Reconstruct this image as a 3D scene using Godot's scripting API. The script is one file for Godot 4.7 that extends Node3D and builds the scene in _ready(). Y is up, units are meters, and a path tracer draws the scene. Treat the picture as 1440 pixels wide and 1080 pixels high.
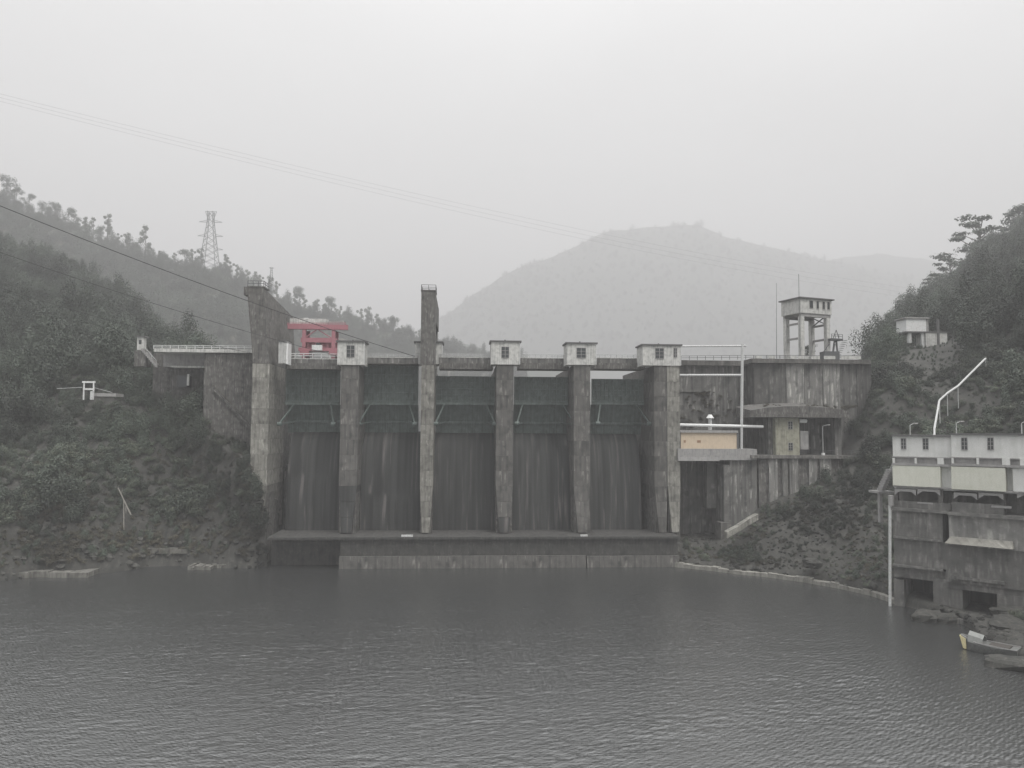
extends Node3D
# A gated river dam in a misty valley, seen across the tailwater. y up, metres; the tailwater lies at y = 0.

const EYE := Vector3(0, 27, 0)
const FOCAL := 1083.0            # focal length in pixels of the 1440 x 1080 photograph
var cam_basis: Basis
var M := {}
var rng := RandomNumberGenerator.new()
var used := {}
var noise := FastNoiseLite.new()

# ---------------------------------------------------------------- helpers: places
func at(px: float, py: float, z: float) -> Vector3:
	var d := cam_basis * Vector3((px - 720.0) / FOCAL, (540.0 - py) / FOCAL, -1.0)
	return EYE + d * (z / d.z)

func on_level(px: float, py: float, y: float) -> Vector3:
	var d := cam_basis * Vector3((px - 720.0) / FOCAL, (540.0 - py) / FOCAL, -1.0)
	return EYE + d * ((y - EYE.y) / d.y)

func at_x(px: float, py: float, x: float) -> Vector3:
	var d := cam_basis * Vector3((px - 720.0) / FOCAL, (540.0 - py) / FOCAL, -1.0)
	return EYE + d * (x / d.x)

func px_of(p: Vector3) -> Vector2:
	var v := cam_basis.inverse() * (p - EYE)
	return Vector2(720.0 - FOCAL * v.x / v.z, 540.0 + FOCAL * v.y / v.z)

func xx(px: float, z: float) -> float: return at(px, 560, z).x
func yy(px: float, py: float, z: float) -> float: return at(px, py, z).y

# ---------------------------------------------------------------- helpers: shapes
func tool() -> SurfaceTool:
	var st := SurfaceTool.new()
	st.begin(Mesh.PRIMITIVE_TRIANGLES)
	st.set_smooth_group(-1)
	return st

func quad(st: SurfaceTool, a: Vector3, b: Vector3, c: Vector3, d: Vector3) -> void:   # counter-clockwise seen from outside
	for v in [a, c, b, a, d, c]: st.add_vertex(v)

func hexa(st: SurfaceTool, p: Array) -> void:   # 0-3 lower ring, 4-7 upper ring, each counter-clockwise seen from above
	quad(st, p[3], p[2], p[1], p[0])
	quad(st, p[4], p[5], p[6], p[7])
	for k in 4:
		var n := (k + 1) % 4
		quad(st, p[k], p[n], p[n + 4], p[k + 4])

func box(st: SurfaceTool, lo: Vector3, hi: Vector3) -> void:
	var a := Vector3(minf(lo.x, hi.x), minf(lo.y, hi.y), minf(lo.z, hi.z))
	var b := Vector3(maxf(lo.x, hi.x), maxf(lo.y, hi.y), maxf(lo.z, hi.z))
	hexa(st, [Vector3(a.x, a.y, b.z), Vector3(b.x, a.y, b.z), Vector3(b.x, a.y, a.z), Vector3(a.x, a.y, a.z),
		Vector3(a.x, b.y, b.z), Vector3(b.x, b.y, b.z), Vector3(b.x, b.y, a.z), Vector3(a.x, b.y, a.z)])

func soft_box(st: SurfaceTool, lo: Vector3, hi: Vector3, c: float) -> void:   # box with its upper and vertical edges chamfered
	var a := Vector3(minf(lo.x, hi.x), minf(lo.y, hi.y), minf(lo.z, hi.z))
	var b := Vector3(maxf(lo.x, hi.x), maxf(lo.y, hi.y), maxf(lo.z, hi.z))
	var ring := func(y: float, i: float) -> Array:
		var x0 := a.x + i; var x1 := b.x - i; var z0 := a.z + i; var z1 := b.z - i
		return [Vector3(x0 + c, y, z1), Vector3(x1 - c, y, z1), Vector3(x1, y, z1 - c), Vector3(x1, y, z0 + c),
			Vector3(x1 - c, y, z0), Vector3(x0 + c, y, z0), Vector3(x0, y, z0 + c), Vector3(x0, y, z1 - c)]
	var rings := [ring.call(a.y, 0.0), ring.call(b.y - c, 0.0), ring.call(b.y, c * 0.7)]
	for r in 2:
		for k in 8:
			quad(st, rings[r][k], rings[r][(k + 1) % 8], rings[r + 1][(k + 1) % 8], rings[r + 1][k])
	for k in range(1, 7):
		for v in [rings[2][0], rings[2][k + 1], rings[2][k]]: st.add_vertex(v)
		for v in [rings[0][0], rings[0][k], rings[0][k + 1]]: st.add_vertex(v)

func bar(st: SurfaceTool, a: Vector3, b: Vector3, r: float, n := 4, r2 := -1.0) -> void:
	if r2 < 0.0: r2 = r
	var d := (b - a).normalized()
	var s := d.cross(Vector3.UP if absf(d.y) < 0.95 else Vector3.RIGHT).normalized()
	var t := s.cross(d).normalized()
	var ra := []; var rb := []
	for k in n:
		var w := TAU * (k + 0.5) / n
		ra.append(a + (s * cos(w) + t * sin(w)) * r)
		rb.append(b + (s * cos(w) + t * sin(w)) * r2)
	for k in n:
		var m := (k + 1) % n
		quad(st, ra[m], ra[k], rb[k], rb[m])
	for k in range(1, n - 1):
		for v in [ra[0], ra[k + 1], ra[k]]: st.add_vertex(v)
		for v in [rb[0], rb[k], rb[k + 1]]: st.add_vertex(v)

func numbered(called: String) -> String:
	used[called] = used.get(called, 0) + 1
	return called if used[called] == 1 else "%s_%03d" % [called, used[called] - 1]

func part(called: String, st: SurfaceTool, m: Material, parent: Node3D, in_world := true) -> MeshInstance3D:
	st.generate_normals()
	var o := MeshInstance3D.new()
	o.name = called
	o.mesh = st.commit()
	o.material_override = m
	parent.add_child(o, true)
	if in_world and parent != self:
		var up := Vector3.ZERO
		var n: Node = parent
		while n != self:
			up += n.position
			n = n.get_parent()
		o.position = -up
	return o

func thing(called: String, label: String, category: String, where := Vector3.ZERO, group := "") -> Node3D:
	var o := Node3D.new()
	o.name = numbered(called)
	add_child(o)
	o.position = where
	tag(o, label, category, group)
	return o

func tag(o: Node, label: String, category := "", group := "", kind := "") -> Node:
	if label: o.set_meta("label", label)
	if category: o.set_meta("category", category)
	if group: o.set_meta("group", group)
	if kind: o.set_meta("kind", kind)
	return o

func single(called: String, st: SurfaceTool, m: Material, label: String, category: String, group := "", kind := "") -> MeshInstance3D:
	var o := part(numbered(called), st, m, self)
	tag(o, label, category, group, kind)
	return o

func pxbox(st: SurfaceTool, px0: float, py0: float, px1: float, py1: float, zf: float, zb: float) -> void:   # front face seen between these pixels on the plane zf
	var mx := (px0 + px1) / 2.0
	box(st, Vector3(xx(px0, zf), yy(mx, py1, zf), zb), Vector3(xx(px1, zf), yy(mx, py0, zf), zf))

# ---------------------------------------------------------------- helpers: materials
func lin(r: float, g: float, b: float) -> Color: return Color(r, g, b).linear_to_srgb()

func plain(r: float, g: float, b: float, rough := 0.85, metal := 0.0) -> StandardMaterial3D:
	var m := StandardMaterial3D.new()
	m.albedo_color = lin(r, g, b)
	m.roughness = rough
	m.metallic = metal
	return m

func noise_bytes(w: int, h: int, freq: float, sd: int, oct: int, fw: int, fh: int) -> PackedByteArray:
	var n := FastNoiseLite.new()
	n.seed = sd
	n.noise_type = FastNoiseLite.TYPE_SIMPLEX_SMOOTH
	n.frequency = freq
	n.fractal_octaves = oct
	var im := n.get_seamless_image(w, h)
	im.convert(Image.FORMAT_L8)
	im.resize(fw, fh, Image.INTERPOLATE_CUBIC)
	return im.get_data()

# weathered surface: base colour, colour of the stains, colour of the bleached parts; runs: how far the marks run downwards
func weathered(sd: int, base: Vector3, stain: Vector3, pale: Vector3, amount: float, runs: float, metres: float, rough := 0.9, relief := 1.5) -> StandardMaterial3D:
	var n := 512
	var short := maxi(8, int(n / (runs * 3.0)))
	var long := maxi(4, int(n / (runs * 10.0)))
	var a := noise_bytes(n, long, 0.035, sd, 4, n, n)
	var b := noise_bytes(n, short, 0.05, sd + 1, 4, n, n)
	var c := noise_bytes(n, n if runs < 4.0 else n / 14, 0.012 if runs < 4.0 else 0.02, sd + 2, 5, n, n)
	var f := noise_bytes(n, n, 0.12, sd + 3, 3, n, n)
	var px := PackedByteArray(); px.resize(n * n * 3)
	for i in n * n:
		var dark := clampf((a[i] / 255.0 - 0.42) * 2.6, 0, 1) * 0.6 + clampf((c[i] / 255.0 - 0.45) * 2.4, 0, 1) * 0.55
		var light := clampf((b[i] / 255.0 - 0.55) * 3.0, 0, 1) * clampf((0.62 - c[i] / 255.0) * 3.0, 0, 1)
		var g := 0.86 + 0.28 * f[i] / 255.0
		var v := (base.lerp(stain, clampf(dark * amount, 0, 1)).lerp(pale, clampf(light * amount, 0, 1))) * g
		px[i * 3] = int(255.0 * clampf(pow(v.x, 1 / 2.2), 0, 1))
		px[i * 3 + 1] = int(255.0 * clampf(pow(v.y, 1 / 2.2), 0, 1))
		px[i * 3 + 2] = int(255.0 * clampf(pow(v.z, 1 / 2.2), 0, 1))
	var m := StandardMaterial3D.new()
	m.albedo_texture = ImageTexture.create_from_image(Image.create_from_data(n, n, false, Image.FORMAT_RGB8, px))
	m.roughness = rough
	m.uv1_triplanar = true
	m.uv1_world_triplanar = true
	m.uv1_scale = Vector3.ONE / metres
	if relief > 0.0:
		m.heightmap_enabled = true
		m.heightmap_scale = relief
		m.heightmap_texture = ImageTexture.create_from_image(Image.create_from_data(n, n, false, Image.FORMAT_L8, f))
	return m

func tinted(src: StandardMaterial3D, k: float) -> StandardMaterial3D:
	var m: StandardMaterial3D = src.duplicate()
	m.albedo_color = lin(k, k, k)
	m.uv1_offset = Vector3(k * 7.3, k * 3.1, k * 5.7)
	return m

func make_materials() -> void:
	M.pier = weathered(11, Vector3(.105, .102, .096), Vector3(.034, .034, .032), Vector3(.24, .232, .215), 1.0, 3.0, 17.0)
	M.bleached = weathered(17, Vector3(.25, .245, .22), Vector3(.08, .077, .07), Vector3(.42, .41, .375), 0.9, 1.5, 13.0)
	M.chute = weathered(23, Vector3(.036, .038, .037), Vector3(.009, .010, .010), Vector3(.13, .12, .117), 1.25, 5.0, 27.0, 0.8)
	M.wall = weathered(31, Vector3(.135, .133, .127), Vector3(.042, .043, .042), Vector3(.33, .325, .305), 1.0, 2.5, 19.0)
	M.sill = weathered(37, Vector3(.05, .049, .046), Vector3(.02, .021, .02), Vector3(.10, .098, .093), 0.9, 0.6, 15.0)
	M.tower = weathered(43, Vector3(.11, .107, .10), Vector3(.038, .036, .036), Vector3(.24, .235, .22), 1.0, 3.0, 9.0)
	M.cabin = weathered(47, Vector3(.50, .50, .48), Vector3(.20, .205, .20), Vector3(.62, .62, .60), 0.75, 2.0, 7.0, 0.8, 0.6)
	M.render_wall = weathered(53, Vector3(.61, .615, .60), Vector3(.44, .45, .42), Vector3(.68, .68, .66), 0.6, 1.2, 11.0, 0.8, 0.5)
	M.cream = weathered(59, Vector3(.56, .565, .50), Vector3(.44, .45, .37), Vector3(.61, .61, .55), 0.6, 1.0, 12.0, 0.75, 0.5)
	M.olive = weathered(61, Vector3(.31, .305, .245), Vector3(.16, .157, .125), Vector3(.40, .39, .33), 0.8, 2.0, 8.0)
	M.gate = weathered(67, Vector3(.10, .13, .121), Vector3(.046, .062, .057), Vector3(.17, .205, .19), 0.9, 2.0, 9.0, 0.6, 0.3)
	M.beige = weathered(71, Vector3(.54, .445, .335), Vector3(.42, .345, .26), Vector3(.58, .50, .40), 0.5, 1.5, 7.0, 0.8, 0.3)
	M.slab = weathered(73, Vector3(.30, .295, .29), Vector3(.17, .17, .17), Vector3(.36, .355, .35), 0.7, 0.8, 9.0)
	M.white = weathered(113, Vector3(.68, .69, .69), Vector3(.48, .48, .46), Vector3(.74, .75, .75), 0.7, 1.5, 4.0, 0.6, 0.0)
	M.white_rail = weathered(109, Vector3(.52, .53, .53), Vector3(.30, .30, .29), Vector3(.60, .61, .61), 0.8, 1.5, 3.0, 0.6, 0.0)
	M.red = weathered(79, Vector3(.34, .14, .165), Vector3(.26, .11, .13), Vector3(.40, .19, .21), 0.6, 1.0, 5.0, 0.5, 0.0)
	M.roof = plain(.10, .10, .10, .9)
	M.steel = plain(.12, .125, .13, .55, .6)
	M.pylon = plain(.10, .105, .11, .6, .3)
	M.cable = plain(.03, .03, .032, .7)
	M.glass = plain(.035, .04, .042, .12)
	M.dark_wood = plain(.05, .045, .04, .7)
	M.rock = weathered(83, Vector3(.046, .046, .041), Vector3(.019, .020, .018), Vector3(.14, .132, .122), 1.0, 0.5, 11.0, 0.95, 6.0)
	M.soil = weathered(89, Vector3(.085, .078, .06), Vector3(.045, .052, .035), Vector3(.17, .15, .12), 1.0, 0.4, 23.0, 0.95, 6.0)
	M.far = weathered(107, Vector3(.045, .055, .045), Vector3(.03, .04, .032), Vector3(.065, .072, .06), 1.0, 0.6, 420.0, 0.95, 0.0)
	M.bark = plain(.09, .08, .07, .95)
	M.pale_bark = plain(.22, .21, .19, .9)
	M.leaf = plain(1, 1, 1, .75)
	M.leaf.vertex_color_use_as_albedo = true
	M.leaf.backlight_enabled = true
	M.leaf.backlight = lin(.02, .03, .012)
	M.hull = weathered(97, Vector3(.12, .125, .12), Vector3(.05, .05, .05), Vector3(.2, .2, .19), 0.8, 0.8, 4.0, 0.7, 0.4)
	M.bow = weathered(101, Vector3(.66, .60, .36), Vector3(.45, .33, .12), Vector3(.72, .68, .50), 0.6, 1.0, 2.0, 0.6, 0.2)
	M.tarp = weathered(103, Vector3(.20, .21, .20), Vector3(.12, .12, .12), Vector3(.28, .28, .27), 0.7, 0.7, 3.0, 0.8, 1.0)

# ---------------------------------------------------------------- vegetation
func leaf_cloud(st: SurfaceTool, r: RandomNumberGenerator, c: Vector3, rad: Vector3, count: int, size: float, tones: Array) -> void:
	for i in count:
		var v := Vector3(r.randfn(), r.randfn(), r.randfn()).normalized() * pow(r.randf(), 0.45)
		var p := c + v * rad
		var n := (v * 1.3 + Vector3(r.randfn(), r.randfn() + 1.0, r.randfn()) * 0.42).normalized()
		var s := n.cross(Vector3(r.randfn(), r.randfn(), r.randfn())).normalized()
		var t := n.cross(s)
		var k := size * r.randf_range(0.55, 1.3)
		var tone: Vector3 = (tones[r.randi() % tones.size()] as Vector3).lerp(tones[0], .5) * r.randf_range(0.88, 1.12)
		st.set_color(Color(tone.x, tone.y, tone.z))
		var q := [p - s * k * .5, p + t * k * .32, p + s * k * .5, p - t * k * .32]
		for j in [0, 2, 1, 0, 3, 2]: st.add_vertex(q[j])

const GREENS := [Vector3(.08, .10, .075), Vector3(.10, .115, .08), Vector3(.065, .082, .062), Vector3(.14, .135, .095)]
const DARKS := [Vector3(.058, .074, .057), Vector3(.075, .09, .066), Vector3(.048, .062, .05)]
const DRYS := [Vector3(.075, .068, .05), Vector3(.06, .06, .042), Vector3(.11, .095, .07), Vector3(.05, .055, .038)]

func leaf_mesh(build: Callable) -> ArrayMesh:
	var st := SurfaceTool.new()
	st.begin(Mesh.PRIMITIVE_TRIANGLES)
	st.set_smooth_group(-1)
	build.call(st)
	st.generate_normals()
	return st.commit()

func clump(sd: int, tones: Array, flat: float, count: int, leaf := .07) -> ArrayMesh:   # a bush about 1 m across, standing on y = 0
	var r := RandomNumberGenerator.new(); r.seed = sd
	return leaf_mesh(func(st):
		for k in 7:
			var a := r.randf() * TAU
			var d := r.randf_range(0.0, 0.34)
			leaf_cloud(st, r, Vector3(cos(a) * d, r.randf_range(.18, .5) * flat, sin(a) * d), Vector3(.25, .22 * flat, .25) * r.randf_range(.7, 1.2), count / 7, leaf, tones))

# kinds: broad, slender, layered, dense. A tree 1 m tall; [trunk mesh, crown mesh]
func tree_meshes(kind: String, sd: int) -> Array:
	var r := RandomNumberGenerator.new(); r.seed = sd
	var tr := tool()
	var top := Vector3(r.randf_range(-.05, .05), .93, r.randf_range(-.05, .05))
	var p := Vector3.ZERO
	for k in 4:
		var q := top * ((k + 1) / 4.0) + Vector3(r.randfn(), 0, r.randfn()) * .012
		bar(tr, p, q, .024 * (1.0 - k * .22), 6, .024 * (1.0 - (k + 1) * .22))
		p = q
	var blobs := []
	match kind:
		"broad":
			for k in 13:
				var a := r.randf() * TAU
				var h := r.randf_range(.36, .95)
				var d := r.randf_range(.05, .30) * (1.25 - absf(h - .6) * 1.6)
				blobs.append([Vector3(cos(a) * d, h, sin(a) * d), Vector3(.13, .085, .13) * r.randf_range(.7, 1.25), 60])
		"slender":
			for k in 9:
				var a := r.randf() * TAU
				var h := .50 + .5 * k / 9.0
				var d := r.randf_range(.03, .13)
				blobs.append([Vector3(cos(a) * d, h, sin(a) * d), Vector3(.075, .055, .075) * r.randf_range(.7, 1.3), 55])
		"layered":
			for k in 18:
				var a := k * 2.4 + r.randf() * .5
				var h := .30 + .68 * k / 18.0
				var d := (.36 - .26 * k / 18.0) * r.randf_range(.55, 1.1)
				blobs.append([Vector3(cos(a) * d, h + d * .12, sin(a) * d), Vector3(.12, .032, .12) * r.randf_range(.75, 1.2), 46])
		"dense":
			for k in 16:
				var a := r.randf() * TAU
				var h := r.randf_range(.18, .92)
				var d := r.randf_range(.05, .34) * sqrt(maxf(.1, 1.0 - pow((h - .45) / .56, 2)))
				blobs.append([Vector3(cos(a) * d, h, sin(a) * d), Vector3(.17, .12, .17) * r.randf_range(.7, 1.2), 70])
	for b in blobs:
		var c: Vector3 = b[0]
		var from := Vector3(top.x, 1, top.z) * clampf(c.y - .14, .15, .85)
		bar(tr, from, c, .009, 4, .003)
	tr.generate_normals()
	var tones := DARKS if kind != "slender" else GREENS
	var crown := leaf_mesh(func(st):
		for b in blobs: leaf_cloud(st, r, b[0], b[1], b[2] * 2, .038, tones))
	return [tr.commit(), crown]

var tree_kit := {}
func tree(kind: String, base: Vector3, height: float, label: String, group: String, spread := 1.0) -> Node3D:
	var key := "%s%d" % [kind, rng.randi() % 3]
	if not tree_kit.has(key): tree_kit[key] = tree_meshes(kind, hash(key) % 9999)
	var o := thing("tree", label, "tree", base, group)
	o.rotation.y = rng.randf() * TAU
	o.scale = Vector3(height * spread, height, height * spread)
	for k in 2:
		var m := MeshInstance3D.new()
		m.name = ["trunk", "crown"][k]
		m.mesh = tree_kit[key][k]
		m.material_override = [M.bark, M.leaf][k]
		o.add_child(m)
	return o

func scatter(called: String, mesh: Mesh, m: Material, places: Array, label: String, category: String) -> void:   # places: [position, size, tint]
	if places.is_empty(): return
	var mm := MultiMesh.new()
	mm.transform_format = MultiMesh.TRANSFORM_3D
	mm.use_colors = true
	mm.mesh = mesh
	mm.instance_count = places.size()
	for i in places.size():
		var s: float = places[i][1]
		var b := Basis(Vector3.UP, rng.randf() * TAU) * Basis(Vector3.RIGHT, rng.randf_range(-.25, .25))
		mm.set_instance_transform(i, Transform3D(b.scaled(Vector3(s, s * rng.randf_range(.75, 1.25), s)), places[i][0]))
		var t: float = places[i][2]
		mm.set_instance_color(i, Color(t, t, t))
	var o := MultiMeshInstance3D.new()
	o.name = numbered(called)
	o.multimesh = mm
	o.material_override = m
	add_child(o)
	tag(o, label, category, "", "stuff")

# ---------------------------------------------------------------- terrain
# rows of points, each row from one side to the other; bilinear patches with noise. Returns the fine grid.
func loft(called: String, rows: Array, sub_r: int, sub_c: int, rough: float, m: Material, grain := 0.09) -> Array:
	var grid := []
	for i in rows.size() - 1:
		for a in sub_r if i < rows.size() - 2 else sub_r + 1:
			var line := []
			for j in rows[0].size() - 1:
				for b in sub_c if j < rows[0].size() - 2 else sub_c + 1:
					var u := float(a) / sub_r; var v := float(b) / sub_c
					var p: Vector3 = rows[i][j].lerp(rows[i][j + 1], v).lerp(rows[i + 1][j].lerp(rows[i + 1][j + 1], v), u)
					var k := rough * (0.25 if i == 0 and a == 0 else 1.0)
					var q := p * grain * 11.0
					p += Vector3(noise.get_noise_3dv(q), noise.get_noise_3dv(q + Vector3(99, 0, 0)) * .8, noise.get_noise_3dv(q + Vector3(0, 99, 0))) * k
					line.append(p)
			grid.append(line)
	var st := SurfaceTool.new()
	st.begin(Mesh.PRIMITIVE_TRIANGLES)
	st.set_smooth_group(0)
	for i in grid.size() - 1:
		for j in grid[0].size() - 1:
			quad(st, grid[i][j], grid[i][j + 1], grid[i + 1][j + 1], grid[i + 1][j])
	var o := part(numbered(called), st, m, self)
	tag(o, "", "", "", "structure")
	return grid

func spots(grid: Array, spacing: float, keep: Callable) -> Array:   # random points of a grid, about one in spacing x spacing metres
	var out := []
	for i in grid.size() - 1:
		for j in grid[0].size() - 1:
			var a: Vector3 = grid[i][j]; var b: Vector3 = grid[i][j + 1]; var c: Vector3 = grid[i + 1][j]; var d: Vector3 = grid[i + 1][j + 1]
			var area := (b - a).cross(c - a).length()
			var want := area / (spacing * spacing)
			var n := int(want) + (1 if rng.randf() < want - int(want) else 0)
			for k in n:
				var u := rng.randf(); var v := rng.randf()
				var p := a.lerp(b, v).lerp(c.lerp(d, v), u)
				if keep.call(p): out.append(p)
	return out

func px_rows(cols: Array, rows: Array) -> Array:   # rows of [py, z] per column
	var out := []
	for r in rows:
		var line := []
		for j in cols.size():
			line.append(at(cols[j], r[j][0], r[j][1]) if r[j].size() == 2 else Vector3(xx(cols[j], r[j][1]), r[j][0], r[j][1]))
		out.append(line)
	return out

# ---------------------------------------------------------------- the dam
const ZP := -158.0      # downstream faces of the piers
const ZG := -167.0      # plane of the gates
const BAYS := [[401, 479, 521.0], [508, 589, 514.0], [612, 697, 529.0], [722, 804, 530.0], [831, 906, 533.0]]   # edges of each bay and top of its gate

func pier(dam: Node3D, px0: float, px1: float, mats: Array, top_py := 513.0, low_dark := 0.0) -> void:   # low_dark: the lifts below it are black with algae
	var p := Node3D.new(); p.name = "pier"; dam.add_child(p, true)
	var x0 := xx(px0, ZP); var x1 := xx(px1, ZP)
	var mid := (x0 + x1) / 2.0; var half := (x1 - x0) / 2.0
	var top := yy((px0 + px1) / 2.0, top_py, ZP)
	var core := tool()
	box(core, Vector3(x0 + .12, -3, -190), Vector3(x1 - .12, top - .05, ZP - .12))
	part("core", core, M.tower, p)
	var y := 6.3
	var k := 0
	while y < top - .3:
		var h := minf(3.1, top - y)
		if top - y - h < 1.2: h = top - y
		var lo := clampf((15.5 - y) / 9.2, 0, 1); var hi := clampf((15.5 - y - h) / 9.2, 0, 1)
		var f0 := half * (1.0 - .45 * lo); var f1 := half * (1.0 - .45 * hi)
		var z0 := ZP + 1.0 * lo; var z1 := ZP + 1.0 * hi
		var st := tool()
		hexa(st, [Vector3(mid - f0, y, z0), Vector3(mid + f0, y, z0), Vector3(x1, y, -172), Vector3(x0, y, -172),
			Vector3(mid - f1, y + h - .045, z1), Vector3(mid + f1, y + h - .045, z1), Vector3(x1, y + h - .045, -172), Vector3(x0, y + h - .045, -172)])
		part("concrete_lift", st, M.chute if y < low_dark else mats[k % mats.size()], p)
		y += h; k += 1

func chute(dam: Node3D, b: Array, m: Material) -> void:
	var x0 := xx(b[0] - 6, ZP) + .3; var x1 := xx(b[1] + 6, ZP) - .3
	var prof := [Vector2(-190, 20), Vector2(-173, 26.2), Vector2(-170.5, 26.6), Vector2(-168.3, 25.9), Vector2(-166.6, 24.2), Vector2(-165.4, 21.8), Vector2(-164.5, 18.4), Vector2(-163.9, 14.4), Vector2(-163.5, 10.2), Vector2(-163.2, 5.8)]
	var st := SurfaceTool.new(); st.begin(Mesh.PRIMITIVE_TRIANGLES); st.set_smooth_group(0)
	var cols := 10
	for i in prof.size() - 1:
		for j in cols:
			var xa := lerpf(x0, x1, float(j) / cols); var xb := lerpf(x0, x1, float(j + 1) / cols)
			quad(st, Vector3(xb, prof[i].y, prof[i].x), Vector3(xa, prof[i].y, prof[i].x), Vector3(xa, prof[i + 1].y, prof[i + 1].x), Vector3(xb, prof[i + 1].y, prof[i + 1].x))
	part("spillway_chute", st, m, dam)

func gate(b: Array, label: String) -> void:
	var x0 := xx(b[0] + 1, ZG) ; var x1 := xx(b[1] - 1, ZG)
	var mid: float = (b[0] + b[1]) / 2.0
	var yt := yy(mid, b[2], ZG); var ym := yy(mid, 567, ZG); var yb := 26.2
	var g := thing("spillway_gate", label, "gate", Vector3((x0 + x1) / 2.0, yb, ZG), "steel gates of the spillway")
	var st := tool()
	box(st, Vector3(x0, ym, ZG - .35), Vector3(x1, yt, ZG))
	part("upper_leaf", st, M.gate, g)
	var pale := tinted(M.gate, 1.25)
	var n := 13
	for k in n:
		var x := lerpf(x0 + .15, x1 - .15, float(k) / (n - 1))
		st = tool(); box(st, Vector3(x - .07, ym + .3, ZG + .003), Vector3(x + .07, yt - .2, ZG + .24)); part("rib", st, pale, g)
	for k in 5:
		var y := lerpf(ym + .45, yt - .12, k / 4.0)
		st = tool(); box(st, Vector3(x0 + .05, y - .09, ZG + .25), Vector3(x1 - .05, y + .09, ZG + .42)); part("cross_bar", st, pale, g)
	st = tool(); box(st, Vector3(x0, ym - .38, ZG - .3), Vector3(x1, ym + .28, ZG + .75)); part("girder", st, M.gate, g)
	# lower leaf: a curved skin plate set back behind the girder
	var sk := SurfaceTool.new(); sk.begin(Mesh.PRIMITIVE_TRIANGLES); sk.set_smooth_group(0)
	var seg := 8
	var arc := []
	for k in seg + 1:
		var u := float(k) / seg
		arc.append(Vector3(0, lerpf(ym - .3, yb, u), ZG - 1.2 - 1.5 * sin(u * PI * .5)))
	for k in seg:
		quad(sk, Vector3(x0, arc[k + 1].y, arc[k + 1].z), Vector3(x1, arc[k + 1].y, arc[k + 1].z), Vector3(x1, arc[k].y, arc[k].z), Vector3(x0, arc[k].y, arc[k].z))
		quad(sk, Vector3(x1, arc[k + 1].y, arc[k + 1].z - .25), Vector3(x0, arc[k + 1].y, arc[k + 1].z - .25), Vector3(x0, arc[k].y, arc[k].z - .25), Vector3(x1, arc[k].y, arc[k].z - .25))
	part("skin_plate", sk, M.gate, g)
	for k in 6:
		var x := lerpf(x0 + .9, x1 - .9, k / 5.0)
		st = tool()
		for i in seg: bar(st, Vector3(x, arc[i].y, arc[i].z + .12), Vector3(x, arc[i + 1].y, arc[i + 1].z + .12), .12)
		part("rib", st, M.gate, g)
	st = tool(); box(st, Vector3(x0, yb + 2.2, ZG - 2.6), Vector3(x1, yb + 2.7, ZG - 1.9)); part("girder", st, M.gate, g)
	for s in 2:
		var xs: float = [x0 + .25, x1 - .25][s]
		var xi: float = [x0 + 1.9, x1 - 1.9][s]
		st = tool(); bar(st, Vector3(xi, ym - .2, ZG + .3), Vector3(xs, ym - 4.4, ZG + 6.2), .2); part("arm", st, M.gate, g)
		st = tool(); bar(st, Vector3(xi, yb + 2.4, ZG - 1.5), Vector3(xs, ym - 4.6, ZG + 6.2), .18); part("arm", st, M.gate, g)
		st = tool(); bar(st, Vector3(xs - .45, ym - 4.5, ZG + 6.2), Vector3(xs + .45, ym - 4.5, ZG + 6.2), .4, 10); part("trunnion", st, M.gate, g)

func railing(st: SurfaceTool, a: Vector3, b: Vector3, h: float, posts: int, r := .06) -> void:
	for k in posts + 1:
		var p := a.lerp(b, float(k) / posts)
		bar(st, p, p + Vector3.UP * h, r)
	for y in [h, h * .55]: bar(st, a + Vector3.UP * y, b + Vector3.UP * y, r)

func window(parent: Node3D, x0: float, x1: float, y0: float, y1: float, z: float, muntins := true, in_world := true) -> void:
	var w := tool()
	box(w, Vector3(x0, y0, z - .02), Vector3(x1, y1, z + .012))
	var pane := part("window", w, M.glass, parent, in_world)
	var f := tool()
	var t := .09
	box(f, Vector3(x0 - t, y0 - t, z - .02), Vector3(x0, y1 + t, z + .07))
	box(f, Vector3(x1, y0 - t, z - .02), Vector3(x1 + t, y1 + t, z + .07))
	box(f, Vector3(x0 + .001, y1, z - .02), Vector3(x1 - .001, y1 + t, z + .07))
	box(f, Vector3(x0 + .001, y0 - t, z - .02), Vector3(x1 - .001, y0, z + .12))
	part("frame", f, M.slab, pane, false)
	if muntins:
		f = tool()
		var xm := (x0 + x1) / 2.0
		box(f, Vector3(xm - .05, y0, z + .013), Vector3(xm + .05, y1, z + .05))
		for k in [1, 2]:
			var ym := lerpf(y0, y1, k / 3.0)
			box(f, Vector3(x0, ym - .035, z + .014), Vector3(x1, ym + .035, z + .045))
		part("muntin", f, M.slab, pane, false)

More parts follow.
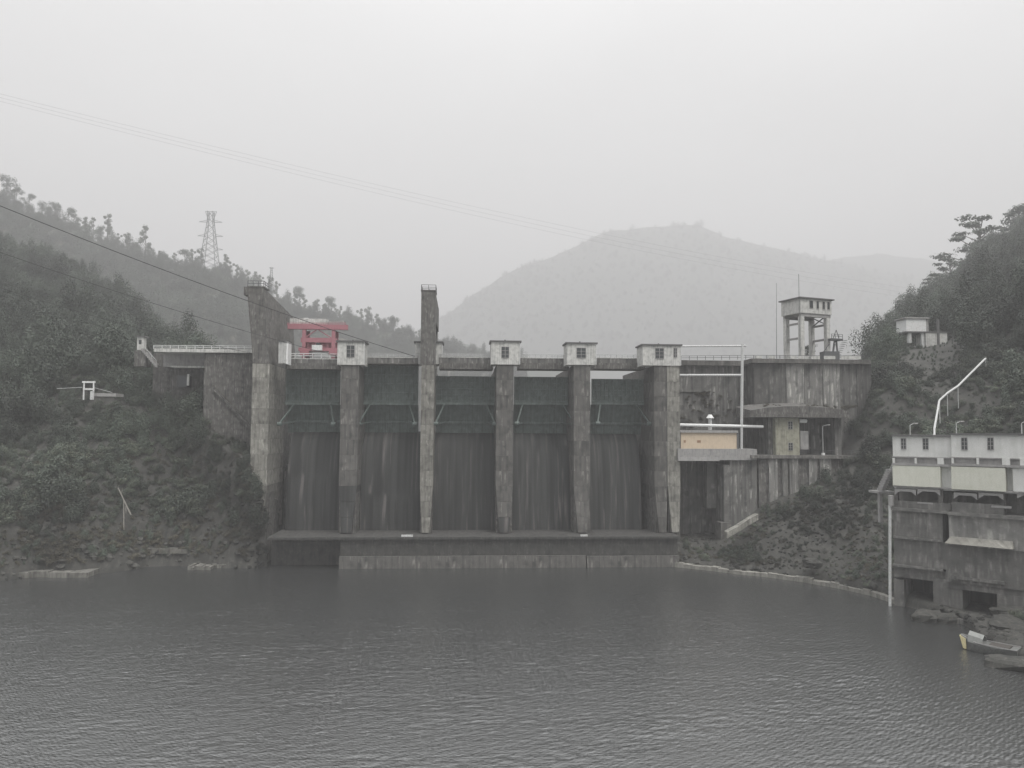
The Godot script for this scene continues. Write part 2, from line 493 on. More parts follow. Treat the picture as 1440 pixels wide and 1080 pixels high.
func cabin(px0: float, py0: float, px1: float, py1: float, zf: float, depth: float, wins: Array, label: String) -> void:
	var mx := (px0 + px1) / 2.0
	var x0 := xx(px0, zf); var x1 := xx(px1, zf); var y0 := yy(mx, py1, zf); var y1 := yy(mx, py0 + 3, zf)
	var c := thing("hoist_cabin", label, "cabin", Vector3((x0 + x1) / 2, y0, zf - depth / 2), "white hoist cabins along the crest")
	var st := tool(); soft_box(st, Vector3(x0, y0, zf - depth), Vector3(x1, y1, zf), .06); part("wall", st, M.cabin, c)
	st = tool(); box(st, Vector3(x0 - .28, y1 + .003, zf - depth - .28), Vector3(x1 + .28, y1 + .3, zf + .28)); part("roof", st, M.roof, c)
	st = tool(); bar(st, Vector3((x0 + x1) / 2, y1 + .28, zf - depth * .5), Vector3((x0 + x1) / 2, y1 + .75, zf - depth * .5), .16, 8); part("vent_cap", st, M.roof, c)
	st = tool(); bar(st, Vector3(x1 - .04, y0 + .05, zf + .06), Vector3(x1 - .04, y1, zf + .06), .06, 6); part("drainpipe", st, M.white, c)
	for w in wins:
		window(c, xx(w[0], zf), xx(w[2], zf), yy(mx, w[3], zf), yy(mx, w[1], zf), zf + .003)

func build_dam() -> void:
	var dam := thing("gated_dam", "long weathered grey concrete dam with five gated spillway bays above the water", "dam", Vector3(10, 0, -160))
	var st := tool()
	box(st, Vector3(xx(352, ZP) , -4, -195), Vector3(xx(952, ZP), 19, -174)); part("body", st, M.wall, dam)
	var light := [M.bleached, tinted(M.bleached, .86), tinted(M.bleached, .72), tinted(M.bleached, .95), tinted(M.bleached, .8)]
	var grey := [M.pier, tinted(M.pier, 1.12), tinted(M.pier, .9)]
	pier(dam, 354, 378, light, 511)
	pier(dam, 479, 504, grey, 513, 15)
	pier(dam, 592, 610, [tinted(M.bleached, .85), tinted(M.bleached, .66), tinted(M.bleached, .75)])
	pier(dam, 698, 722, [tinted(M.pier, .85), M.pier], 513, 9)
	pier(dam, 807, 830, grey)
	pier(dam, 920, 938, [tinted(M.pier, .8), M.pier])
	pier(dam, 938.3, 956, light)
	for k in 5: chute(dam, BAYS[k], tinted(M.chute, [.9, .95, .8, 1.15, 1.05][k]))
	# road deck, parapet and rail over each bay
	var deck := [[402, 474, 505.0], [510, 586, 503.0], [618, 692, 503.0], [730, 799, 504.0], [836, 906, 504.0]]
	for k in 5:
		var d: Array = deck[k]
		var zc := -163.0
		var mx: float = (d[0] + d[1]) / 2.0
		var xa := xx(d[0] - 1, zc); var xb := xx(d[1] + 1, zc)
		var y0 := yy(mx, 519 - (7 if k == 1 else 0), zc); var y1 := yy(mx, 511, zc); var y2 := yy(mx, d[2], zc)
		st = tool(); box(st, Vector3(xa, y0, zc - 5.2), Vector3(xb, y1, zc + .35)); part("deck_beam", st, M.tower, dam)
		st = tool(); box(st, Vector3(xa, y1 + .003, zc - .25), Vector3(xb, y2, zc)); part("parapet", st, M.wall, dam)
		st = tool(); box(st, Vector3(xa, y2 - .02, zc - .32), Vector3(xb, y2 + .16, zc + .08)); part("coping", st, M.cabin, dam)
		st = tool(); railing(st, Vector3(xa, y2 + .15, zc - .1), Vector3(xb, y2 + .15, zc - .1), .62 if k > 0 else 1.0, 6 if k == 0 else 9, .075 if k > 0 else .085)
		part("railing", st, M.white_rail if k > 0 else M.white, dam)
	# apron: the slab above the tailwater, its end wall and the dark opening under it
	var za := -152.6
	var ya := yy(690, 755, za)
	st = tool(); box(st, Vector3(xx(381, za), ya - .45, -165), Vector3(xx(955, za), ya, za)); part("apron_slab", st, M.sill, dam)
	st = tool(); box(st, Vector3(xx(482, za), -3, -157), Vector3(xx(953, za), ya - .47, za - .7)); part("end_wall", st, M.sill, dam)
	st = tool(); box(st, Vector3(xx(481, za), -3, -155), Vector3(xx(824, za), yy(690, 782, za), za - .1)); part("foot_beam", st, M.pier, dam)
	st = tool(); box(st, Vector3(xx(826, za), -3, -155), Vector3(xx(954, za), yy(690, 783, za), za - .14)); part("foot_beam", st, M.pier, dam)
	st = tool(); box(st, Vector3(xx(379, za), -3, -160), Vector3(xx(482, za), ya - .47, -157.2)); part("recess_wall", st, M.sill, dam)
	st = tool(); box(st, Vector3(xx(567, za), ya + .003, za - .9), Vector3(xx(583, za), ya + .35, za - .3)); part("white_kerb_block", st, M.white_rail, dam)
	st = tool(); box(st, Vector3(xx(817, za), ya + .003, za - .9), Vector3(xx(827, za), ya + .3, za - .3)); part("white_kerb_block", st, M.white_rail, dam)
	# abutment of the river bank on the far side of the first pier: wing wall, gallery and rail
	st = tool(); pxbox(st, 286, 497, 356, 660, -167, -180); part("wing_wall", st, M.tower, dam)
	st = tool(); pxbox(st, 214, 497, 286, 580, -174, -182); part("wing_wall", st, M.tower, dam)
	st = tool(); pxbox(st, 228, 496, 289, 516, -171.4, -174.2); part("gallery_wall", st, M.slab, dam)
	st = tool(); pxbox(st, 238, 514.5, 296, 517, -170.4, -173); part("gallery_ledge", st, M.cabin, dam)
	st = tool(); pxbox(st, 214, 490.5, 356, 495.5, -166.4, -182); part("abutment_deck", st, M.cabin, dam)
	st = tool(); railing(st, at(216, 490.5, -166.8), at(355, 491.5, -166.8), .75, 12, .07); part("railing", st, M.white, dam)
	st = tool()
	var a := at(300, 545, -166.7); var b := at(356, 603, -166.7)
	hexa(st, [a + Vector3(0, -.5, .3), b + Vector3(0, -.5, .3), b + Vector3(0, -.5, -.6), a + Vector3(0, -.5, -.6), a + Vector3(0, .15, .3), b + Vector3(0, .15, .3), b + Vector3(0, .15, -.6), a + Vector3(0, .15, -.6)])
	part("sloping_coping", st, M.pier, dam)
	st = tool(); pxbox(st, 262, 526, 265, 542, -170.8, -171.2); part("doorway_post", st, M.cabin, dam)
	st = tool(); pxbox(st, 248, 528, 262, 544, -171.1, -174.1); part("doorway", st, M.glass, dam)
	# the closed part of the dam towards the other bank
	st = tool(); pxbox(st, 956, 509, 1062, 660, -171, -190); part("upstream_wall", st, M.wall, dam)
	st = tool(); pxbox(st, 958, 507, 1062, 514, -169.6, -190); part("wall_coping", st, tinted(M.pier, .9), dam)
	st = tool(); pxbox(st, 956.5, 548, 1000, 551, -170.6, -171.2); part("wall_ledge", st, M.wall, dam)
	var xw := [1061, 1083, 1106, 1131, 1158, 1182, 1206, 1226]
	for k in 7:
		st = tool(); pxbox(st, xw[k] + .15, 511, xw[k + 1], 655, -166.0 - (k % 2) * .25, -190); part("wall_block", st, tinted(M.wall, [.6, .8, 1.7, 1.25, 1.6, .8, .6][k]), dam)
	st = tool(); pxbox(st, 1058, 505, 1226, 511, -165.2, -190); part("crest_slab", st, M.pier, dam)
	st = tool(); railing(st, at(958, 506.5, -169.9), at(1060, 505.5, -169.9), .95, 9, .06); part("railing", st, M.steel, dam)
	st = tool(); railing(st, at(1060, 504.8, -165.5), at(1224, 505.2, -165.5), .8, 9, .07); part("railing", st, M.steel, dam)
	var pl := [1063, 1072, 1082, 1091, 1113, 1121, 1124, 1138, 1142, 1154, 1160, 1176, 1184, 1212]
	for k in 7:
		st = tool(); pxbox(st, pl[2 * k], 500.5, pl[2 * k + 1], 505, -165.28, -165.42); part("rail_panel", st, M.cabin, dam)
	# tall towers that carry the crane beams
	tower_walls()

func tower_walls() -> void:
	# the solid one at the bank end
	var zf := ZP - .2
	var t := thing("tower_wall", "tall dark streaked concrete tower wall with railed top beside the wooded bank", "tower", Vector3(xx(363, zf), yy(363, 511, zf), zf))
	var tl := at(347, 404, zf); var trr := at(371, 404, zf); var bl := at(356, 511, zf); var br := at(378, 511, zf)
	var zb := -184.0
	var st := tool()
	hexa(st, [bl, br, Vector3(br.x, bl.y, zb), Vector3(bl.x, bl.y, zb), tl, Vector3(trr.x, tl.y, zf), Vector3(trr.x + .3, tl.y - 2.2, zb), Vector3(tl.x, tl.y - 2.2, zb)])
	part("wall", st, M.tower, t)
	st = tool(); box(st, Vector3(tl.x - .55, tl.y - 1.6, zf - 2.4), Vector3(tl.x + .25, tl.y + .12, zf + .1)); part("corbel", st, M.tower, t)
	for k in 3:
		var z := zf - 5.0 - k * 7.0
		st = tool(); box(st, Vector3(lerpf(br.x, trr.x, .5) - .2, bl.y + .3, z - .5), Vector3(trr.x + .55, tl.y - 3.5, z + .5)); part("buttress", st, tinted(M.tower, 1.2), t)
	st = tool(); box(st, Vector3(tl.x + .1, tl.y + .003, zf - 4), Vector3(trr.x + .15, tl.y + .25, zf + .12)); part("top_slab", st, M.tower, t)
	st = tool()
	railing(st, Vector3(tl.x + .2, tl.y + .24, zf), Vector3(trr.x, tl.y + .24, zf), 1.1, 3, .07)
	railing(st, Vector3(trr.x, tl.y + .24, zf), Vector3(trr.x, tl.y + .24, zf - 3.9), 1.1, 3, .07)
	part("railing", st, M.steel, t)
	# the slim one in the middle
	var m := thing("tower_wall", "slim dark concrete tower with railed top rising from the middle pier", "tower", Vector3(xx(600, zf), yy(600, 511, zf), zf))
	var x0 := xx(590.5, zf); var x1 := xx(611, zf); var y0 := yy(600, 513, zf) + .003; var y1 := yy(600, 409, zf)
	st = tool(); soft_box(st, Vector3(x0, y0, zf - 4.5), Vector3(x1, y1, zf), .12); part("column", st, M.tower, m)
	st = tool(); box(st, Vector3(x0 + .25, y1 - 5.6, -181), Vector3(x1 - .02, y1 - .3, zf - 4.5)); part("crane_beam", st, M.tower, m)
	st = tool(); box(st, Vector3(x0 + .2, y0, -181.2), Vector3(x1 - .25, y1 - 5.6, -178.5)); part("rear_column", st, M.tower, m)
	st = tool(); box(st, Vector3(x0 - .1, y1 + .003, zf - 4.6), Vector3(x1 + .1, y1 + .22, zf + .1)); part("top_slab", st, M.tower, m)
	st = tool()
	for s in [[x0, x1, zf + .02, zf + .02], [x0, x1, zf - 4.4, zf - 4.4], [x0, x0, zf, zf - 4.4], [x1, x1, zf, zf - 4.4]]:
		railing(st, Vector3(s[0], y1 + .2, s[2]), Vector3(s[1], y1 + .2, s[3]), 1.05, 2, .06)
	part("railing", st, M.steel, m)

func build_crest_things() -> void:
	cabin(473, 478, 511.5, 513, ZP + .25, 5.0, [[486.5, 486, 497, 502]], "white hoist cabin beside the red gantry crane")
	cabin(583, 479, 621, 512, ZP - 5.2, 5.0, [], "white hoist cabin half hidden behind the slim middle tower")
	cabin(690, 478, 731, 512.5, ZP + .25, 5.0, [[705, 488, 715, 503]], "white hoist cabin next to the slim tower, one barred window")
	cabin(797, 480.5, 838.5, 513, ZP + .25, 5.0, [[811, 489.5, 823.5, 503]], "white hoist cabin between two other single-window cabins on the crest")
	cabin(904, 483, 958, 514, ZP + .25, 5.5, [[922, 490, 933.5, 504], [948, 489.5, 952, 502]], "wider white hoist cabin with two windows above the last pier")
	# white ribbed cabin against the bank tower
	var zc := ZP - 1.0
	var c := thing("control_kiosk", "narrow white ribbed kiosk leaning against the tall bank tower", "kiosk", at(396, 511, zc))
	var st := tool(); pxbox(st, 390, 480, 401, 511, zc, zc - 3); part("wall", st, M.cabin, c)
	st = tool(); pxbox(st, 401, 480, 403.5, 512, zc + .12, zc - 3); part("corner_post", st, M.white, c)
	for k in 5:
		st = tool(); pxbox(st, 391 + k * 2.0, 481, 391.7 + k * 2.0, 510, zc + .08, zc + .001); part("rib", st, M.white_rail, c)
	st = tool(); pxbox(st, 389, 478.5, 404, 480, zc + .25, zc - 3.2); part("roof", st, M.roof, c)
	# red gantry crane standing on the crest
	var z := -167.0
	var g := thing("gantry_crane", "red steel gantry crane with pale hoist house on the dam crest", "crane", at(445, 505, z))
	var y0 := yy(445, 508, -163.0) + .2
	var deckpad := tool(); box(deckpad, Vector3(xx(404, z), y0 - .5, z - 5), Vector3(xx(486, z), y0, z + 1.2)); part("track_slab", deckpad, M.tower, g)
	for dz in [0.0, -4.0]:
		for px in [[423.5, 428.5], [465, 470]]:
			st = tool(); box(st, Vector3(xx(px[0], z), y0, z + dz - .4), Vector3(xx(px[1], z), yy(445, 463, z), z + dz + .4)); part("leg", st, M.red, g)
		st = tool(); pxbox(st, 402, 456, 487, 463, z + dz + .5, z + dz - .5); part("main_beam", st, M.red, g)
		st = tool(); pxbox(st, 421, 475, 472, 481.5, z + dz + .3, z + dz - .3); part("tie_beam", st, M.red, g)
		st = tool(); pxbox(st, 418, 489, 478, 493.5, z + dz + .35, z + dz - .35); part("sill_beam", st, M.red, g)
		st = tool()
		for i in 5: bar(st, at(433 + i * 7, 489, z + dz), at(433 + i * 7, 481.5, z + dz), .10)
		part("lattice", st, M.red, g)
		st = tool(); railing(st, at(404, 457, z + dz), at(486, 457, z + dz), .45, 8, .05); part("railing", st, M.red, g)
		st = tool()
		bar(st, at(427, 476, z + dz), at(445, 464, z + dz), .16); bar(st, at(467, 476, z + dz), at(448, 464, z + dz), .16)
		part("brace", st, M.red, g)
	for k in 2:
		st = tool(); pxbox(st, [420, 461][k], 493.5, [433, 475][k], 499, z + .7, z - 4.7); part("bogie", st, M.red, g)
	st = tool(); pxbox(st, 430, 482, 463.5, 493, z - .6, z - 3.4); part("machinery_box", st, M.red, g)
	st = tool(); pxbox(st, 405, 448, 458, 456.5, z - .3, z - 4.2); part("hoist_house", st, M.cabin, g)
	st = tool(); pxbox(st, 460, 451, 482, 456.8, z - .6, z - 3.8); part("hoist_house", st, M.slab, g)
	st = tool(); pxbox(st, 425, 447, 431, 450, z - 1, z - 2); part("lamp_housing", st, M.white, g)
	st = tool(); pxbox(st, 437, 485, 451, 492.5, z + 1.1, z - .6); part("driver_cab", st, M.white, g)
	st = tool(); pxbox(st, 443, 482, 449, 485, z + 1.12, z + .2); part("cab_window", st, M.glass, g)

	# white pipe portal frame
	z = -159.0
	var f := thing("pipe_frame", "tall white painted pipe portal frame in front of the closed dam wall", "frame", at(992, 631, z))
	for s in [[941, 497, 941, 600, .27, z], [1044, 484, 1042.5, 631, .30, z], [941, 527.5, 1043, 527.5, .24, z], [957, 487, 1049, 486.5, .2, z - 3.0]]:
		st = tool(); bar(st, at(s[0], s[1], s[5]), at(s[2], s[3], s[5]), s[4], 8); part("pipe", st, M.white_rail, f)
	st = tool(); bar(st, at(1044, 486, z), at(1048, 486.5, z - 3.0), .2, 8); part("pipe_bend", st, M.white_rail, f)
	st = tool(); bar(st, at(938, 597, z), at(1073, 600, z), .32, 8); part("trough_pipe", st, M.white, f)
	# beige machine house on its slab
	z = -158.6
	var h := thing("machine_house", "small flat beige walled house on a grey slab beside the last pier", "house", at(1005, 648, z))
	st = tool(); pxbox(st, 957, 608, 1035.5, 631, z, z - 6); part("wall", st, M.beige, h)
	st = tool(); pxbox(st, 954, 605, 1037.5, 608.5, z + .35, z - 6.2); part("roof_slab", st, M.slab, h)
	st = tool(); pxbox(st, 953.5, 607, 956.8, 631, z + .15, z - 6.1); part("side_post", st, M.roof, h)
	st = tool(); pxbox(st, 1035.8, 608, 1038.5, 631, z + .15, z - 6.1); part("side_post", st, M.roof, h)
	for k in 2:
		st = tool(); pxbox(st, [961, 980][k], 619, [964, 985][k], 622.5, z + .04, z - .05); part("rusty_vent", st, plain(.27, .17, .11, .9), h)
	st = tool(); pxbox(st, 953, 631.2, 1063.5, 647, z + 1.2, z - 9); part("floor_slab", st, M.slab, h)
	st = tool(); pxbox(st, 953.5, 643, 1011, 648.2, z + 1.25, z - 2); part("edge_beam", st, tinted(M.slab, 1.15), h)
	st = tool(); pxbox(st, 1017, 654, 1063, 768, z + .6, z - 8); part("pillar", st, M.wall, h)
	st = tool(); pxbox(st, 1025, 647.3, 1063, 654.2, z + .55, z - 8); part("pillar_head", st, M.wall, h)
	st = tool(); pxbox(st, 1012, 735, 1025, 772, z + 1.6, z - 2); part("pillar_foot", st, tinted(M.pier, 1.1), h)
	st = tool(); pxbox(st, 993, 648, 1006, 715, z - 4, z - 7); part("column", st, M.wall, h)
	st = tool(); pxbox(st, 954, 648, 1020, 775, z - 9.2, z - 11); part("rear_wall", st, M.wall, h)
	st = tool(); pxbox(st, 1064, 645, 1068, 748, z, z - .8); part("downpipe", st, M.pier, h)
	var v := thing("roof_vent", "white mushroom vent on the roof of the beige house", "vent", at(998, 605, z - 2))
	st = tool(); bar(st, at(998.5, 604.5, z - 2), at(998.5, 588, z - 2), .42, 8); part("stack", st, M.white_rail, v)
	st = tool(); bar(st, at(998.5, 588, z - 2), at(998.5, 583, z - 2), .85, 10, .35); part("cowl", st, M.white, v)
	for s in [988.0, 1012.0]:
		st = tool(); bar(st, at(998.5, 584, z - 2), at(s, 578, z - 2.5), .09); part("stay", st, M.steel, v)

func intake_house() -> void:
	var base := at(1143.5, 505, -172)
	var t := thing("intake_hoist_house", "white hoist house raised on four concrete columns above the dam crest", "house", base)
	t.rotation.y = deg_to_rad(17)
	var k := 172.0 / FOCAL     # metres per pixel here
	var y1 := (505 - 440) * k; var y2 := (505 - 419) * k
	var st := tool(); soft_box(st, Vector3(-4.7, y1, -5.0), Vector3(4.4, y2, 1.4), .06); part("wall", st, M.cabin, t, false)
	st = tool(); box(st, Vector3(-5.1, y2 + .003, -5.4), Vector3(4.9, y2 + .28, 1.8)); part("roof", st, M.roof, t, false)
	for s in [[-2.0, -1.1], [.0, .55], [1.75, 2.3], [3.1, 3.75]]:
		window(t, s[0], s[1], y1 + 1.25, y2 - .45, 1.403, false, false)
	st = tool(); box(st, Vector3(-4.4, y1 - .75, .6), Vector3(4.2, y1 - .01, 1.2)); part("beam", st, M.slab, t, false)
	st = tool(); box(st, Vector3(-4.4, y1 - .75, -4.7), Vector3(4.2, y1 - .01, -4.1)); part("beam", st, M.slab, t, false)
	for p in [[-3.9, .75], [3.5, .75], [-3.9, -4.2], [3.5, -4.2]]:
		st = tool(); box(st, Vector3(p[0] - .5, 0, p[1] - .5), Vector3(p[0] + .5, y1 - .76, p[1] + .45)); part("column", st, M.cabin, t, false)
	for s in [-3.9, 3.5]:
		for y in [.45, .78]:
			st = tool(); box(st, Vector3(s - .2, y1 * y - .22, -3.7), Vector3(s + .2, y1 * y + .22, .24)); part("cross_beam", st, M.slab, t, false)
	st = tool(); bar(st, Vector3(3.6, y1 * .8, -3.8), Vector3(3.6, y1 * .98, .2), .14); bar(st, Vector3(3.6, y1 * .98, -3.8), Vector3(3.6, y1 * .8, .2), .14); part("brace", st, M.steel, t, false)
	st = tool(); box(st, Vector3(3.2, y1 * .42, .9), Vector3(6.6, y1 * .46, 2.4)); part("landing", st, M.steel, t, false)
	st = tool()
	for n in 9:
		var u := n / 9.0
		box(st, Vector3(6.4 - u * 2.4 + 1.2, y1 * .42 * (1 - u) - .06 + .15, 1.0), Vector3(6.9 - u * 2.4 + 1.2, y1 * .42 * (1 - u) + .15, 2.2))
	part("stair", st, M.steel, t, false)
	st = tool(); railing(st, Vector3(3.3, y1 * .46, 2.35), Vector3(6.5, y1 * .46, 2.35), 1.0, 3, .06); bar(st, Vector3(4.4, y1 * .46, 1.6), Vector3(5.4, y1 * .46 + 2.1, 1.6), .08); bar(st, Vector3(6.2, y1 * .46, 1.6), Vector3(5.4, y1 * .46 + 2.1, 1.6), .08)
	part("railing", st, M.steel, t, false)
	st = tool(); bar(st, Vector3(4.3, 0, 1.2), Vector3(5.0, y1 * .42, 1.4), .16); bar(st, Vector3(6.3, 0, 1.2), Vector3(5.4, y1 * .42, 1.4), .16); bar(st, Vector3(5.2, 0, 2.2), Vector3(5.2, y1 * .42, 1.8), .2); part("landing_post", st, M.steel, t, false)
	st = tool(); bar(st, Vector3(-4.9, .0, 1.3), Vector3(-4.9, y2 + 5.5, 1.3), .05); part("lightning_rod", st, M.steel, t, false)
	var mast := tool(); bar(mast, at(1092, 506, -170), at(1092, 398, -170), .07, 5, .03)
	single("mast", mast, M.steel, "thin tall steel mast beside the raised hoist house", "mast")
	var w := tool(); pxbox(w, 1161, 494, 1182, 506, -167.5, -170)
	for n in 2: bar(w, at(1158 + n * 14, 495, -168), at(1166 + n * 8, 484, -168), .12)
	single("winch_frame", w, M.steel, "low dark winch frame at the foot of the raised hoist house", "winch")

func terrace() -> void:
	# overhanging ledge, olive tower house and the retaining wall under the terrace
	var z := -158.0
	var l := thing("ledge_canopy", "broad dark mossy concrete ledge jutting from the dam wall above the olive house", "ledge", at(1125, 585, z))
	var st := tool()
	var n := 12
	for k in n:
		var u0 := float(k) / n; var u1 := float(k + 1) / n
		var a := lerpf(1056, 1196, u0); var b := lerpf(1056, 1196, u1)
		var h0 := 12.0 * pow(sin(PI * clampf(u0 * .9 + .08, 0, 1)), .5); var h1 := 12.0 * pow(sin(PI * clampf(u1 * .9 + .08, 0, 1)), .5)
		var pa := at(a, 583, z); var pb := at(b, 583, z)
		var ya := at(a, 583 - h0, z).y; var yb := at(b, 583 - h1, z).y
		hexa(st, [pa, pb, Vector3(pb.x, pb.y, -167), Vector3(pa.x, pa.y, -167), Vector3(pa.x, ya, z), Vector3(pb.x, yb, z), Vector3(pb.x, yb + 1.0, -167), Vector3(pa.x, ya + 1.0, -167)])
	part("ledge", st, tinted(M.tower, 1.0), l)
	st = tool(); pxbox(st, 1054, 582.5, 1198, 587, z + .25, -167); part("ledge_edge", st, M.tower, l)
	st = tool(); pxbox(st, 1080, 587, 1090, 642, z - 2.5, -167); part("ledge_post", st, M.wall, l)
	st = tool(); pxbox(st, 1173, 587, 1182, 642, z - 2.5, -167); part("ledge_post", st, M.wall, l)
	var o := thing("olive_house", "narrow olive yellow plastered house with two slit windows under the dark ledge", "house", at(1106, 641, z - 1.0))
	st = tool(); pxbox(st, 1090, 587.5, 1123.5, 641, z - 1.0, -165); part("wall", st, M.olive, o)
	for k in 2:
		var py: float = [593.0, 623.0][k]
		window(o, xx(1108, z - 1), xx(1113.5, z - 1), yy(1110, py + 10, z - 1), yy(1110, py, z - 1), z - .997)
	st = tool(); pxbox(st, 1124.5, 606, 1136, 632, z - 1.5, z - 5); part("side_box", st, M.slab, o)
	st = tool(); bar(st, at(1124, 592, z - 1.4), at(1134, 592, z - 1.4), .45, 10); part("white_canopy", st, M.white, o)
	var w := thing("retaining_wall", "stained concrete retaining wall under the terrace, pale buttresses on its face", "wall", at(1150, 700, z))
	st = tool(); pxbox(st, 1056, 640.5, 1252, 645, z + 1.2, -172); part("terrace_slab", st, tinted(M.tower, 1.2), w)
	st = tool(); pxbox(st, 1066, 645.3, 1252, 760, z + .3, -168); part("wall", st, tinted(M.tower, 1.1), w)
	for s in [[1080, 1092, 735, 1.5], [1099, 1106, 700, 1.1], [1109, 1121, 705, 1.2], [1136, 1147, 690, 1.6], [1152, 1167, 690, 1.7], [1186, 1200, 690, .9], [1215, 1226, 690, .9]]:
		st = tool(); pxbox(st, s[0], 645.4, s[1], s[2] + 25, z + .8, z - .5); part("buttress", st, tinted(M.wall, s[3]), w)
	st = tool(); railing(st, at(1125, 640.3, z + 1.0), at(1251, 640.3, z + 1.0), .95, 14, .045); part("railing", st, M.steel, w)
	st = tool(); pxbox(st, 1206.5, 632, 1209.5, 640.4, z + 1.1, z + .7); part("gate_post", st, M.white_rail, w)
	street_lamp(at(1157.5, 640.3, z - .5), 6.2, "street lamp with white foot on the railed terrace", true)

func street_lamp(p: Vector3, h: float, label: String, foot := false, arm := 1.0) -> void:
	var t := thing("street_lamp", label, "lamp", p)
	var st := tool(); bar(st, p, p + Vector3(0, h, 0), .085, 6, .05); part("pole", st, M.white_rail, t)
	st = tool(); bar(st, p + Vector3(0, h - .05, 0), p + Vector3(arm, h + .25, .1), .045, 5); part("arm", st, M.white_rail, t)
	st = tool(); soft_box(st, p + Vector3(arm - .1, h + .12, -.12), p + Vector3(arm + .55, h + .32, .3), .05); part("lamp_head", st, M.slab, t)
	if foot:
		st = tool(); soft_box(st, p + Vector3(-.3, 0, -.3), p + Vector3(.3, .55, .3), .08); part("foot", st, M.white, t)

# ---------------------------------------------------------------- the station building on the near bank
var bo: Vector3
const BU := Vector3(.70711, 0, .70711)
const BN := Vector3(-.70711, 0, .70711)
func bp(px: float, py: float, off: float) -> Vector2:    # (along the front, height) where a pixel meets the front plane moved out by off
	var d := cam_basis * Vector3((px - 720.0) / FOCAL, (540.0 - py) / FOCAL, -1.0)
	var t := ((bo + BN * off) - EYE).dot(BN) / d.dot(BN)
	var p := EYE + d * t
	return Vector2((p - bo).dot(BU), p.y)

func bbox(st: SurfaceTool, px0: float, py0: float, px1: float, py1: float, off: float, back: float) -> void:
	var mx := minf((px0 + px1) / 2.0, 1400)
	box(st, Vector3(bp(px0, py0, off).x, bp(mx, py1, off).y, back), Vector3(bp(px1, py0, off).x, bp(mx, py0, off).y, off))

